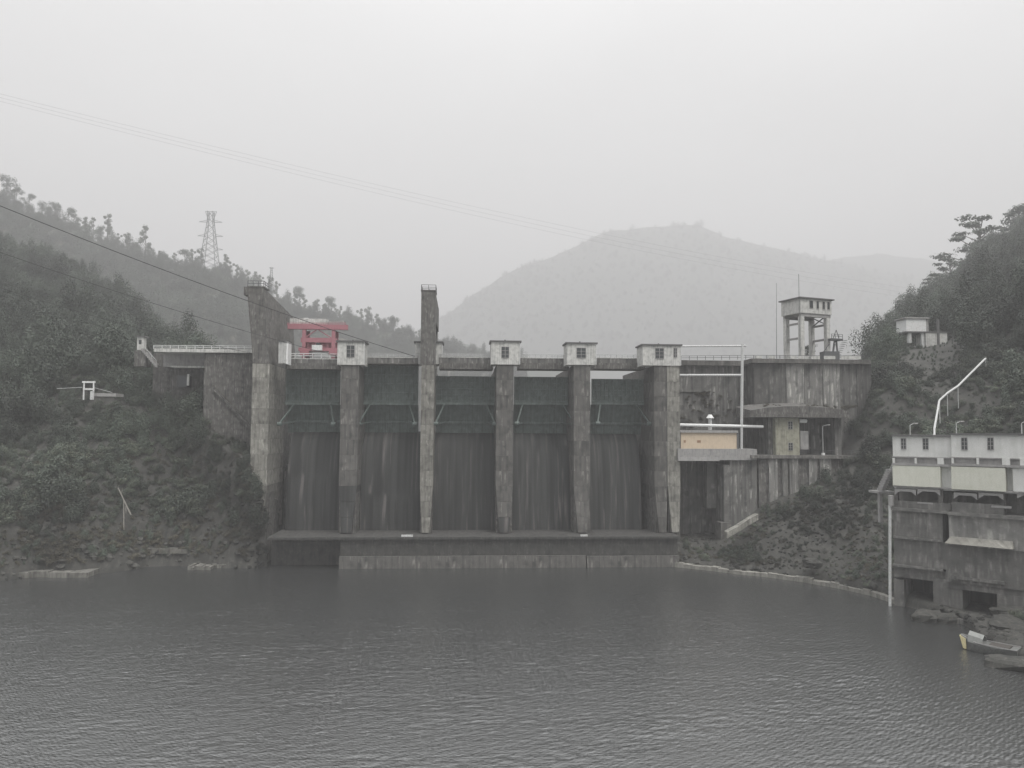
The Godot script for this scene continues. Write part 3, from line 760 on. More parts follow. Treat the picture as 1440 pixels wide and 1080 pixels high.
func station() -> void:
	bo = on_level(1255, 852, 0)
	var t := thing("station_building", "long pale plastered station building on stained concrete storeys rising from the water", "building", bo)
	t.rotation.y = -PI / 4
	var end := bp(1460, 600, 0).x + 14.0
	var put := func(called: String, px0: float, py0: float, px1: float, py1: float, off: float, back: float, m: Material) -> MeshInstance3D:
		var st := tool()
		bbox(st, px0, py0, px1, py1, off, back)
		return part(called, st, m, t, false)
	# top storey: two wings
	put.call("wall", 1255, 614, 1337, 642.5, .0, -11, M.render_wall)
	put.call("wall", 1337.2, 612, 1490, 644, .6, -11, M.render_wall)
	put.call("roof", 1253.5, 611.6, 1337, 614, .35, -11.4, M.roof)
	put.call("roof", 1336.5, 609.6, 1492, 612, .95, -11.4, M.roof)
	for w in [[1267.8, 617, 1273.5, 631, .0], [1298.5, 617, 1304.8, 631.5, .0], [1352.8, 616, 1359.6, 632, .6], [1389.5, 616, 1396.4, 632, .6]]:
		var a := bp(w[0], w[3], w[4]); var b := bp(w[2], w[1], w[4])
		window(t, a.x, b.x, a.y, b.y, w[4] + .003, true, false)
	# recessed gallery between the storeys
	put.call("gallery_wall", 1257, 642.7, 1337, 652, -.15, -11, M.slab)
	put.call("gallery_wall", 1337.2, 644, 1490, 654, .45, -11, M.slab)
	put.call("gallery_slab", 1254, 652, 1337, 655.2, .35, -11, M.slab)
	put.call("gallery_slab", 1337.3, 653.5, 1490, 656.8, .95, -11, M.slab)
	put.call("gallery_sill", 1254, 642.6, 1337, 644, .2, -1, M.slab)
	put.call("gallery_sill", 1337.3, 644.2, 1490, 645.6, .8, -1, M.slab)
	for s in [[1255, 1258], [1286, 1289], [1318, 1327], [1338, 1341], [1373, 1376.5], [1409, 1420], [1434, 1446]]:
		var o: float = .25 if s[0] < 1337 else .85
		put.call("gallery_post", s[0], 644.0, s[1], 653.5, o, o - .5, M.render_wall)
	# cream panels, each a projecting box, with the wall behind
	put.call("rear_wall", 1257, 655, 1490, 692, -.6, -11, M.render_wall)
	put.call("panel_box", 1255, 655.4, 1322, 684, .3, -.65, tinted(M.cream, 1.05))
	put.call("panel_box", 1337.4, 657, 1413.5, 689.5, .9, -.65, M.cream)
	put.call("panel_box", 1424, 657, 1490, 691, .6, -.65, M.render_wall)
	put.call("base_beam", 1256, 684.4, 1337, 686.4, .1, -11, M.slab)
	put.call("base_beam", 1337.5, 689.8, 1490, 692, .6, -11, M.slab)
	# haunched beams under the boxes
	for s in [[1258, 1288, 687, 697], [1290, 1322, 687, 697], [1341, 1374, 692.5, 703], [1376, 1411, 692.5, 703], [1430, 1470, 693, 703]]:
		var o: float = .0 if s[0] < 1337 else .45
		var a := bp(s[0], s[2], o); var b := bp(s[1], s[3], o)
		var st := tool()
		var hh := (a.y - b.y) * .42
		var w := (b.x - a.x) * .22
		for q in [[a.x, a.x + w, b.y, a.y - hh], [a.x + w, b.x - w, a.y - hh, a.y - hh], [b.x - w, b.x, a.y - hh, b.y]]:
			hexa(st, [Vector3(q[0], q[2], o), Vector3(q[1], q[3], o), Vector3(q[1], q[3], o - .8), Vector3(q[0], q[2], o - .8),
				Vector3(q[0], a.y, o), Vector3(q[1], a.y, o), Vector3(q[1], a.y, o - .8), Vector3(q[0], a.y, o - .8)])
		part("haunched_beam", st, M.slab, t, false)
	for s in [[1257, 1262, 697], [1319, 1326, 697], [1340, 1346, 703], [1407, 1414, 703]]:
		put.call("post", s[0], s[2] - 9, s[1], 724, -.35, -1.2, M.pier)
	put.call("set_back_storey", 1257, 686.4, 1490, 724, -2.6, -11, M.wall)
	put.call("low_parapet", 1256, 706, 1337, 716, -.3, -.7, M.wall)
	put.call("low_parapet", 1338, 708, 1412, 724, .1, -.4, M.wall)
	put.call("parapet_cap", 1290, 706.5, 1312, 708.5, -.25, -.75, M.slab)
	put.call("parapet_cap", 1394, 711, 1422, 714, .2, -.4, M.slab)
	put.call("storey_slab", 1250, 716, 1332, 720, .4, -11, M.wall)
	put.call("storey_slab", 1332.3, 724, 1490, 729, .8, -11, M.wall)
	# stained storeys down to the water
	put.call("stained_wall", 1256, 720.2, 1325, 757, -.2, -10, M.wall)
	put.call("stained_wall", 1334, 729.2, 1490, 772, .2, -10, tinted(M.wall, 1.7))
	put.call("string_course", 1256, 756.8, 1326, 759.6, .1, -10, M.wall)
	var aw := tool()
	var a0 := bp(1337, 754, .3); var a1 := bp(1424, 754, .3); var lowy := bp(1375, 768, 1.4).y
	hexa(aw, [Vector3(a0.x - .6, lowy, 1.5), Vector3(a1.x + .2, lowy, 1.5), Vector3(a1.x + .2, lowy, .15), Vector3(a0.x - .6, lowy, .15),
		Vector3(a0.x, a0.y, .45), Vector3(a1.x, a0.y, .45), Vector3(a1.x, a0.y, .15), Vector3(a0.x, a0.y, .15)])
	part("sloping_awning", aw, M.bleached, t, false)
	put.call("lower_wall", 1257, 759.8, 1329, 797, -.5, -10, M.wall)
	put.call("lower_wall", 1329.2, 772, 1490, 826, .0, -10, M.wall)
	put.call("ledge", 1255, 797, 1326, 800, .1, -10, M.wall)
	put.call("ledge", 1337, 814, 1412, 818, .4, -10, M.wall)
	# piers at the water with the dark outlets between them
	put.call("outlet_lintel", 1257, 800.2, 1330, 815, -.8, -10, M.wall)
	put.call("outlet_pier", 1257, 815, 1271, 866, -.6, -10, M.wall)
	put.call("outlet_pier", 1312, 815, 1353, 880, -.4, -10, M.wall)
	put.call("outlet_lintel", 1330, 818.2, 1490, 835, -.3, -10, M.wall)
	put.call("outlet_pier", 1402, 835, 1490, 900, -.2, -10, M.wall)
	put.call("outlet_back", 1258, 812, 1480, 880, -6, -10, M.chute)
	# pipes
	var st := tool()
	var pa := bp(1251.5, 697, .3); var pb := bp(1251.5, 852, .3)
	bar(st, Vector3(pa.x, pa.y, .3), Vector3(pb.x, -.5, .3), .22, 8); part("downpipe", st, M.white_rail, t, false)
	put.call("pipe_box", 1249, 697, 1255, 711, .7, -.2, M.slab)
	for p in [[1280, 613], [1345, 611], [1437, 611]]:
		var q := bp(p[0], p[1], -1.0)
		street_lamp(bo + BU * q.x - BN * 1.0 + Vector3(0, bp(1296, 612, .35).y if p[0] < 1337 else bp(1396, 610, .95).y, 0), 1.6, ["small lamp pole on the lower roof wing of the station", "small lamp pole on the roof step of the station building", "small lamp pole far along the station roof past the last window"][0 if p[0] < 1300 else (1 if p[0] < 1400 else 2)], false, .6)
	# side stair
	var s := thing("side_stair", "pale concrete stair with handrail at the end wall of the station building", "stairs", bo + Vector3(0, 15, 0))
	st = tool()
	var p0 := at(1254, 660, -122); var p1 := at(1240, 690, -124)
	for k in 10:
		var c := p0.lerp(p1, k / 9.0)
		box(st, c + Vector3(-.35, -.35, -1.2), c + Vector3(.35, 0, .3))
	part("flight", st, M.slab, s)
	st = tool(); bar(st, p0 + Vector3(0, 1, .3), p1 + Vector3(0, 1, .3), .06); bar(st, p0 + Vector3(0, .5, .3), p1 + Vector3(0, .5, .3), .05)
	for k in 5: bar(st, p0.lerp(p1, k / 4.0) + Vector3(0, 0, .3), p0.lerp(p1, k / 4.0) + Vector3(0, 1, .3), .05)
	part("handrail", st, M.white_rail, s)
	st = tool(); pxbox(st, 1232, 691, 1256, 694, -123, -126); part("landing", st, M.slab, s)
	st = tool(); pxbox(st, 1234, 694, 1238, 735, -123.5, -124.2); part("landing_post", st, M.slab, s)

# ---------------------------------------------------------------- small things on the banks
func boulder(p: Vector3, size: Vector3, sd: int, label: String, m: Material, category := "rock", called := "boulder") -> void:
	var st := SurfaceTool.new(); st.begin(Mesh.PRIMITIVE_TRIANGLES); st.set_smooth_group(-1)
	var nu := 12; var nv := 7
	var pt := func(i: int, j: int) -> Vector3:
		var a := TAU * (i % nu) / nu; var e := PI * (float(j) / nv - .5)
		var v := Vector3(cos(a) * cos(e), sin(e), sin(a) * cos(e))
		v = v.sign() * Vector3(pow(absf(v.x), .65), pow(absf(v.y), .7), pow(absf(v.z), .65))
		return v * size * .5 * (1.0 + .45 * noise.get_noise_3dv(v * 14.0 + Vector3(sd * 31, 0, 0)))
	for j in nv:
		for i in nu:
			quad(st, pt.call(i + 1, j), pt.call(i, j), pt.call(i, j + 1), pt.call(i + 1, j + 1))
	var o := part(numbered(called), st, m, self)
	o.position = p
	o.rotation.y = sd * 1.3
	tag(o, label, category)

func cable(called: String, pts: Array, r: float, label: String, group := "") -> void:
	var st := tool()
	for k in pts.size() - 1:
		var a: Vector3 = pts[k]; var b: Vector3 = pts[k + 1]
		bar(st, a, b, r, 5)
	single(called, st, M.cable, label, "cable", group)

func line_between(a: Vector3, b: Vector3, sag: float, n := 16) -> Array:
	var out := []
	for k in n + 1:
		var u := float(k) / n
		out.append(a.lerp(b, u) - Vector3(0, sag * 4.0 * u * (1 - u), 0))
	return out

func pylon(base: Vector3, h: float, w: float, label: String, arms: Array, called := "lattice_pylon") -> void:
	var t := thing(called, label, "pylon", base)
	var half := func(u: float) -> float: return w * (.5 - .36 * minf(u / .86, 1.0)) if u < .86 else w * .14
	var st := tool()
	for s in [[-1, -1], [1, -1], [1, 1], [-1, 1]]:
		var prev := Vector3.ZERO
		for k in 9:
			var u := k / 8.0
			var p := base + Vector3(s[0] * half.call(u), h * u, s[1] * half.call(u))
			if k > 0: bar(st, prev, p, w * .018)
			prev = p
	part("leg", st, M.pylon, t)
	st = tool()
	for k in 11:
		var u0 := k / 11.0; var u1 := (k + 1) / 11.0
		var a: float = half.call(u0); var b: float = half.call(u1)
		for f in 4:
			var d0 := Vector3(1, 0, 0).rotated(Vector3.UP, f * PI / 2); var d1 := Vector3(0, 0, 1).rotated(Vector3.UP, f * PI / 2)
			bar(st, base + (d0 + d1) * a + Vector3(0, h * u0, 0), base + (d0 - d1) * b + Vector3(0, h * u1, 0), w * .010)
			bar(st, base + (d0 - d1) * a + Vector3(0, h * u0, 0), base + (d0 + d1) * b + Vector3(0, h * u1, 0), w * .010)
	part("lattice", st, M.pylon, t)
	for a in arms:
		st = tool()
		for s in [-1.0, 1.0]:
			var y: float = h * a[0]; var len: float = a[1] * w * s
			var i: float = half.call(a[0]) * s
			bar(st, base + Vector3(i, y, .4), base + Vector3(len, y + .2, 0), w * .014)
			bar(st, base + Vector3(i, y, -.4), base + Vector3(len, y + .2, 0), w * .014)
			bar(st, base + Vector3(i, y + h * .035, 0), base + Vector3(len, y + .2, 0), w * .012)
		part("crossarm", st, M.pylon, t)
	if h > 20:
		st = tool()
		for s in [-1.0, 1.0]: bar(st, base + Vector3(s * w * .14, h * .88, 0), base + Vector3(s * w * .30, h, 0), w * .016)
		bar(st, base + Vector3(-w * .3, h, 0), base + Vector3(w * .3, h, 0), w * .014)
		part("peak", st, M.pylon, t)

func boat() -> void:
	var p := on_level(1352, 911, 0)
	var dir := (on_level(1440, 927, 0) - p).normalized()
	var t := thing("moored_boat", "grey moored work boat with a pale yellow bow at the rocky bank", "boat", p)
	t.rotation.y = atan2(-dir.z, dir.x)
	var secs := [[.0, .25, 1.75], [.7, .75, 1.45], [2.0, 1.15, 1.15], [4.0, 1.3, 1.0], [6.2, 1.15, 1.05]]     # along, half width, gunwale height
	var st := SurfaceTool.new(); st.begin(Mesh.PRIMITIVE_TRIANGLES); st.set_smooth_group(-1)
	var ring := func(s: Array) -> Array:
		var b: float = s[1] * .42
		return [Vector3(s[0], s[2], s[1]), Vector3(s[0] + (0.5 if s[0] < .1 else 0.0), -.35, b), Vector3(s[0] + (0.5 if s[0] < .1 else 0.0), -.35, -b), Vector3(s[0], s[2], -s[1])]
	for k in secs.size() - 1:
		var a: Array = ring.call(secs[k]); var b: Array = ring.call(secs[k + 1])
		for j in 3: quad(st, a[j + 1], b[j + 1], b[j], a[j])
		quad(st, a[0], b[0], b[3], a[3])
	var e: Array = ring.call(secs[4]); quad(st, e[0], e[1], e[2], e[3])
	part("hull", st, M.hull, t, false)
	st = tool()
	hexa(st, [Vector3(.30, .12, .42), Vector3(.72, .12, .72), Vector3(.72, .12, -.72), Vector3(.30, .12, -.42),
		Vector3(-.1, 1.62, .34), Vector3(.72, 1.40, .80), Vector3(.72, 1.40, -.80), Vector3(-.1, 1.62, -.34)])
	part("bow_panel", st, M.bow, t, false)
	st = tool()
	for s in [-1.0, 1.0]: bar(st, Vector3(.1, 1.7, s * .3), Vector3(2.0, 1.2, s * 1.18), .06); bar(st, Vector3(2.0, 1.2, s * 1.18), Vector3(6.2, 1.1, s * 1.2), .06)
	part("gunwale", st, M.slab, t, false)
	st = tool()
	var roofy := [1.25, 2.0, 2.35, 2.0, 1.25]; var roofz := [1.1, .85, 0.0, -.85, -1.1]
	for k in 4:
		hexa(st, [Vector3(1.0, roofy[k] - .08, roofz[k]), Vector3(2.6, roofy[k] - .38, roofz[k]), Vector3(2.6, roofy[k + 1] - .38, roofz[k + 1]), Vector3(1.0, roofy[k + 1] - .08, roofz[k + 1]),
			Vector3(1.0, roofy[k], roofz[k]), Vector3(2.6, roofy[k] - .3, roofz[k]), Vector3(2.6, roofy[k + 1] - .3, roofz[k + 1]), Vector3(1.0, roofy[k + 1], roofz[k + 1])])
	part("tarpaulin", st, M.tarp, t, false)
	st = tool(); box(st, Vector3(3.2, 1.06, -.9), Vector3(5.4, 1.16, .9)); part("deck_board", st, M.dark_wood, t, false)

func small_things() -> void:
	# white hut on stilts and its lower shed on the wooded slope
	var z := -187.0
	var h := thing("hillside_hut", "white box hut on stilts on the wooded slope", "hut", at(1292, 470, z))
	var st := tool(); pxbox(st, 1277, 448, 1305, 466, z, z - 4.5); part("wall", st, M.white, h)
	st = tool(); pxbox(st, 1305.2, 450, 1308.5, 466, z - .3, z - 4.3); part("side_wall", st, M.slab, h)
	st = tool(); pxbox(st, 1275.5, 446, 1310, 448, z + .3, z - 4.8); part("roof", st, M.slab, h)
	st = tool(); pxbox(st, 1276, 466.1, 1336, 468, z + .2, z - 4.6); part("floor", st, M.roof, h)
	st = tool(); pxbox(st, 1280, 468, 1284, 482, z - .1, z - .9); part("stilt", st, M.white_rail, h)
	st = tool(); pxbox(st, 1298, 468, 1302, 500, z - .1, z - .9); part("stilt", st, M.white_rail, h)
	var s := thing("lower_shed", "small white shed with a dark centre post below the stilted hut", "shed", at(1319, 490, z))
	st = tool(); pxbox(st, 1304, 468.4, 1321.5, 488, z + .1, z - 4); part("wall", st, M.cabin, s)
	st = tool(); pxbox(st, 1323.5, 468.4, 1334.5, 488, z + .1, z - 4); part("wall", st, M.cabin, s)
	st = tool(); pxbox(st, 1321, 449, 1323.8, 490, z + .35, z - .2); part("centre_post", st, M.roof, s)
	st = tool(); pxbox(st, 1303, 488, 1336, 497, z + .12, z - 4.2); part("footing", st, M.slab, s)
	# white pipe running down the slope to the station roof
	var pts := [at(1314, 613, -139), at(1314, 603, -140), at(1321, 563, -145), at(1332, 553, -147), at(1347, 543, -149), at(1386, 504, -154.5)]
	st = tool()
	for k in 5: bar(st, pts[k], pts[k + 1], .2, 8)
	for k in range(2, 6): bar(st, pts[k], pts[k] - Vector3(0, 4.5, 0), .08, 5)
	single("slope_pipe", st, M.white_rail, "crooked white pipe running down the slope behind the station roof", "pipe")
	# shelter and stair on the wooded abutment
	z = -172.0
	var k := thing("watch_booth", "little white booth at the end of the bank railing", "booth", at(194, 492, z))
	st = tool(); pxbox(st, 190, 474, 199, 492, z, z - 1.6); part("wall", st, M.cabin, k)
	st = tool(); pxbox(st, 188.5, 472, 201, 474, z + .2, z - 1.8); part("roof", st, M.roof, k)
	st = tool(); pxbox(st, 192.5, 478, 196, 484, z + .04, z - .05); part("window", st, M.glass, k)
	st = tool(); pxbox(st, 187, 492, 203, 515, z + .2, z - 3); part("plinth", st, M.tower, k)
	var f := thing("bank_stair", "steep pale stair dropping from the white booth", "stairs", at(210, 512, z))
	st = tool()
	for i in 10:
		var c := at(lerpf(200, 220, i / 9.0), lerpf(490, 513, i / 9.0), z + .4)
		box(st, c + Vector3(-.25, -.5, -1.4), c + Vector3(.3, 0, .2))
	part("flight", st, M.slab, f)
	st = tool(); bar(st, at(200, 484, z + .6), at(220, 507, z + .6), .06)
	for i in 4: bar(st, at(200 + i * 6.6, 490 + i * 7.6, z + .6), at(200 + i * 6.6, 484 + i * 7.6, z + .6), .05)
	part("handrail", st, M.white_rail, f)
	# white steel frame half way up the wooded bank
	z = -166.0
	var w := thing("sluice_frame", "small white steel lifting frame on the wooded bank", "frame", at(122, 562, z))
	for b in [[116, 537, 118.2, 562], [129.5, 537, 131.7, 562]]:
		st = tool(); pxbox(st, b[0] + .4, b[1], b[2] - .4, b[3], z, z - .3); part("post", st, M.white, w)
	st = tool(); pxbox(st, 114.5, 536, 132.5, 538.5, z + .03, z - .33); part("crossbeam", st, M.white, w)
	st = tool(); pxbox(st, 116, 546, 131.5, 548.2, z + .03, z - .33); part("crossbeam", st, M.white, w)
	st = tool(); pxbox(st, 126.5, 550, 131.5, 562, z + .1, z + .04); part("gate_plate", st, M.white_rail, w)
	st = tool(); bar(st, at(80, 546.5, z - .2), at(116, 544.5, z - .2), .07); bar(st, at(132, 545, z - .2), at(158, 552, z - .2), .06); part("pipe_rail", st, M.white_rail, w)
	st = tool(); pxbox(st, 132, 553, 163, 557.5, z - .3, z - 4); part("walkway", st, M.slab, w)
	# dead pale trunk leaning over the bank
	var d := thing("dead_tree", "pale dead tree trunk leaning on the rocky bank", "tree", at(183, 722, -157))
	st = tool(); bar(st, at(166, 686, -156.5), at(184, 724, -156), .10, 6, .16); part("trunk", st, M.pale_bark, d)
	st = tool(); bar(st, at(171, 696, -156.4), at(172, 686, -156.2), .08, 5, .04); bar(st, at(177, 709, -156.2), at(177, 722, -155.8), .08, 5, .05); bar(st, at(174, 703, -156.2), at(174, 745, -155.6), .09, 5, .12)
	part("branch", st, M.pale_bark, d)
	# concrete ledges at the water
	for l in [[-60, 804.5, 133, 815, -145.5, "long low concrete ledge along the water under the wooded bank"], [271, 797, 303, 806, -152.3, "short pale concrete ledge at the water near the dam pier"], [305, 793, 350, 800, -154.5, "broken concrete ledge against the foot of the bank pier"], [192, 771.5, 283, 776.5, -157.5, "narrow concrete shelf half way up the rock beside the dead tree"]]:
		st = tool()
		var n := 7
		for i in n:
			var a := lerpf(l[0], l[2], float(i) / n); var b := lerpf(l[0], l[2], (i + 1.0) / n)
			var j := rng.randf_range(-1.1, 1.1)
			pxbox(st, a + .12, l[1] + j, b, l[3] + (10 if l[3] > 790 else 2), l[4] + j * .25, l[4] - 5)
		single("concrete_ledge", st, tinted(M.bleached, .6), l[5], "ledge")
	# boulders and slabs by the outlets
	boulder(on_level(1303, 868, .3), Vector3(5.6, 1.9, 3.6), 3, "pale flat boulder in front of the station outlet at the water", M.rock)
	boulder(on_level(1333, 872, .2), Vector3(3.6, 2.0, 3.0), 5, "dark boulder between the pale flat boulder and the mooring wall", M.rock)
	boulder(on_level(1420, 880, .9), Vector3(7.0, 2.2, 4.4), 8, "large tilted rock slab behind the moored boat", M.rock)
	boulder(on_level(1428, 862, 1.6), Vector3(7.0, 1.6, 4.0), 12, "upper flat rock slab against the station pier", M.rock)
	boulder(on_level(1436, 936, .3), Vector3(7.5, 1.7, 3.2), 14, "low wet rock in the water beyond the boat stern", M.rock)
	boulder(on_level(1180, 782, 4.0), Vector3(3.2, 1.8, 2.4), 21, "pale rock on the rubble bank under the terrace", M.rock)
	boulder(on_level(1142, 792, 3.4), Vector3(3.8, 1.6, 2.6), 23, "tan rock low on the rubble bank near the kerb", M.rock)
	st = tool()
	for i in 4:
		var a := on_level(1347 + i * 8, 876 + i * 1.5, 0)
		soft_box(st, a + Vector3(-.45, -.8, -.5), a + Vector3(.45, .75, .5), .08)
	single("mooring_wall", st, M.wall, "low broken concrete mooring wall in front of the wider outlet", "wall")
	# bank path: irregular concrete slabs
	for l in [[[1022, 748], [1040, 738], [1052, 730], [1066, 722]], [[1092, 741], [1105, 733], [1118, 731], [1131, 723]], [[1146, 722], [1160, 715], [1176, 713], [1190, 708]], [[1122, 779], [1136, 776], [1150, 770]]]:
		st = tool()
		for i in l.size() - 1:
			var zz := -150.5 if l[0][1] > 735 else -149.0
			zz = -146.5 if l[0][1] > 760 else zz
			var a := at(l[i][0], l[i][1], zz); var b := at(l[i + 1][0], l[i + 1][1], zz)
			hexa(st, [a + Vector3(0, -1.2, .3), b + Vector3(-.05, -1.2, .3), b + Vector3(-.05, -1.2, -1.5), a + Vector3(0, -1.2, -1.5), a + Vector3(0, .0, .3), b + Vector3(-.05, -.1, .3), b + Vector3(-.05, -.1, -1.5), a + Vector3(0, .0, -1.5)])
		var o := part(numbered("path"), st, M.bleached, self)
		tag(o, "", "", "", "structure")

func lines_and_pylons() -> void:
	pylon(at(294, 392, -812), 71.0, 19.0, "tall lattice power pylon on the misty ridge", [[.84, .62], [.63, .68], [.43, .70]])
	pylon(at(381, 410, -330), 10.5, 2.2, "thin lattice mast above the bank tower", [[.95, .5]], "lattice_mast")
	cable("power_cable", line_between(at(-120, 240, -112), at(583, 501, -163), 1.2), .062, "dark cable slanting from the wooded bank down to the middle pier", "cables crossing the wooded bank")
	cable("power_cable", line_between(at(-120, 312, -118), at(472, 500, -163), 1.0), .045, "thin cable slanting to the cabin by the red crane", "cables crossing the wooded bank")
	cable("power_cable", line_between(at(-60, 385, -120), at(352, 496, -166), 1.0), .035, "thin cable slanting to the foot of the bank tower", "cables crossing the wooded bank")
	for k in 3:
		cable("transmission_line", line_between(at(-150, 94 + k * 5, -300), at(1330, 412 + k * 7, -620), 9.0, 30), .028, "pale transmission line high across the misty sky", "transmission lines across the valley")

# ---------------------------------------------------------------- land and water
func build_land() -> void:
	noise.seed = 5
	noise.frequency = 0.06
	noise.fractal_octaves = 3
	var g := tool()
	quad(g, Vector3(-4000, -4, 900), Vector3(4000, -4, 900), Vector3(4000, -4, -5500), Vector3(-4000, -4, -5500))
	tag(part("ground", g, M.soil, self), "", "", "", "structure")
	# wooded bank at the near end of the dam
	var lc := [-420, -220, -60, 40, 110, 170, 215, 260, 300, 330, 356, 378]
	var zs := [-112, -124, -136, -144.5, -146, -150, -155, -155.5, -154.5, -154.0, -153.5, -155.0]
	var r := [[], [], [], [], [], [], [], []]
	for j in 12:
		var z: float = zs[j]
		r[0].append([-2.5, z, 0]); r[1].append([1.2, z - 1.6, 0])
		r[2].append([8.0 if j < 11 else 4.5, z - 4.5 if j < 10 else z - 2.2, 0])
		r[3].append([16.0 if j < 9 else [0, 15.5, 14.5, 8.0][j - 8], z - 10 if j < 9 else [0, -158.5, -156.8, -157.2][j - 8], 0])
	r[4] = [[28, -160, 0], [28, -165, 0], [28, -170, 0], [28, -172, 0], [28, -172, 0], [28, -172, 0], [28, -171, 0], [27, -168, 0], [25, -164.5, 0], [23, -161, 0], [19.5, -157.7, 0], [9, -157.9, 0]]
	r[5] = [[42, -180, 0], [42, -183, 0], [41, -186, 0], [40, -186, 0], [40, -186, 0], [40, -186, 0], [38.5, -184, 0], [33, -176, 0], [28, -170, 0], [25, -168, 0], [21, -166, 0], [9, -166, 0]]
	r[6] = [[150, -370], [230, -385], [316, -400], [360, -400], [385, -390], [425, -365], [472, -315], [503, -235], [530, -195], [560, -190], [590, -185], [700, -180]]
	for j in 12: r[7].append([20, -500, 0])
	var near := loft("hillside", px_rows(lc, r), 7, 6, 1.8, M.rock)
	# wooded slope at the other end
	var rc := [945, 1000, 1040, 1080, 1130, 1180, 1225, 1262, 1330, 1400, 1440, 1560, 1750]
	var sh := [797, 803, 808, 812, 819, 828, 838, 851, 872, 912, 936, 990, 1080]
	var rows := []
	for i in 8: rows.append([])
	var hts := [[4, 4.5, 6, 8, 9, 9.5, 9.0, 2.0, .6, .8, 2.0, 5, 8], [4, 4.5, 9, 12, 15, 17, 18, 17, 15, 15, 16, 22, 26], [4, 10, 16, 20, 21, 23, 34, 37, 36, 36, 37, 44, 52], [10, 30, 34, 36, 37, 38, 43, 47, 48.5, 52, 55, 66, 78]]
	var zz := [[-158, -158, -155, -150, -146, -142, -136, -129, -124, -116, -110, -95, -70], [-172, -172, -161, -156, -155, -154, -151, -146, -139, -130, -124, -110, -85], [-185, -185, -172, -168, -168, -165, -161.5, -160, -156, -149, -145, -134, -115], [-195, -195, -190, -186, -184, -184, -184, -184, -182, -177, -173, -163, -148]]
	var tops := [[30, -230, 0], [30, -230, 0], [30, -230, 0], [30, -230, 0], [32, -230, 0], [36, -225, 0], [512, -235], [474, -290], [408, -360], [350, -400], [322, -410], [250, -420], [150, -420]]
	for j in rc.size():
		var p := on_level(rc[j], sh[j], 0)
		rows[0].append(p + Vector3(0, -2.5, 0)); rows[1].append(p + Vector3(1.3, 1.1, -1.3))
		for i in 4: rows[2 + i].append(Vector3(xx(rc[j], zz[i][j]), hts[i][j], zz[i][j]))
		rows[6].append(at(rc[j], tops[j][0], tops[j][1]) if tops[j].size() == 2 else Vector3(xx(rc[j], tops[j][1]), tops[j][0], tops[j][1]))
		rows[7].append(Vector3(xx(rc[j], -520), 25, -520))
	var far_side := loft("hillside", rows, 7, 5, 1.5, M.rock)
	# kerb along the water
	var kb := tool()
	for j in 7:
		for i in 4:
			var a := on_level(lerpf(rc[j], rc[j + 1], i / 4.0), lerpf(sh[j], sh[j + 1], i / 4.0), 0); var b := on_level(lerpf(rc[j], rc[j + 1], (i + 1) / 4.0), lerpf(sh[j], sh[j + 1], (i + 1) / 4.0), 0)
			var up := Vector3(0, .75 + rng.randf_range(-.16, .16), 0)
			var inn := Vector3(1.0, 0, -1.4)
			hexa(kb, [a - Vector3(0, 1, 0), b - Vector3(.05, 1, 0), b + inn - Vector3(0, 1, 0), a + inn - Vector3(0, 1, 0), a + up, b + up - Vector3(.05, 0, 0), b + up + inn, a + up + inn])
	tag(part("kerb", kb, tinted(M.bleached, .9), self), "", "", "", "structure")
	# misty ridge behind the bank
	var cc := [-500, -250, -60, 0, 60, 130, 200, 260, 330, 400, 480, 560, 620, 680, 740]
	var sp := [130, 200, 250, 280, 309, 340, 366, 380, 396, 424, 448, 468, 484, 501, 514]
	var sz := [-780, -782, -785, -785, -788, -792, -800, -812, -830, -855, -880, -905, -930, -960, -990]
	var q := [[], [], [], [], []]
	for j in cc.size():
		var base := Vector3(xx(cc[j], -470), 28, -470) if cc[j] <= 330 else Vector3(xx(cc[j], sz[j] * .78), 34, sz[j] * .78)
		var top := at(cc[j], sp[j], sz[j])
		q[0].append(base); q[1].append(base.lerp(top, .36) + Vector3(0, 4 * sin(j * 2.1), 0)); q[2].append(base.lerp(top, .70) + Vector3(0, 3 + 4 * sin(j * 1.7 + 2), 0)); q[3].append(top)
		q[4].append(Vector3(top.x * 1.3, 20, top.z - 160))
	var ridge := loft("ridge_hill", q, 7, 5, 5.0, M.soil, .03)
	# far mountains
	mountain("far_mountain", -2950, [[420, 520], [520, 500], [590, 470], [630, 436], [670, 408], [705, 390], [745, 371], [790, 353], [830, 337], [870, 325], [910, 318], [950, 316], [985, 321], [1020, 334], [1065, 346], [1110, 356], [1160, 366], [1220, 380], [1300, 396], [1400, 420], [1550, 450], [1750, 500]])
	mountain("far_mountain", -3350, [[700, 520], [900, 430], [1050, 385], [1130, 368], [1190, 362], [1235, 356], [1275, 361], [1330, 370], [1420, 372], [1520, 352], [1650, 340], [1800, 380], [2000, 450]])
	mountain("far_mountain", -1250, [[480, 540], [540, 505], [585, 487], [620, 478], [660, 484], [700, 496], [760, 510], [840, 540]])
	water()
	plants(near, far_side, ridge)

var far_grids := []
func mountain(called: String, z: float, sil: Array) -> void:
	var rows := [[], [], [], [], []]
	for s in sil:
		var t := at(s[0], s[1], z)
		rows[0].append(Vector3(t.x * .80, -4, z * .72)); rows[1].append(Vector3(t.x * .88, t.y * .42, z * .83)); rows[2].append(Vector3(t.x * .95, t.y * .78, z * .93)); rows[3].append(t); rows[4].append(Vector3(t.x * 1.15, -4, z * 1.25))
	far_grids.append(loft(called, rows, 6, 5, absf(z) * .009, M.far, .004))

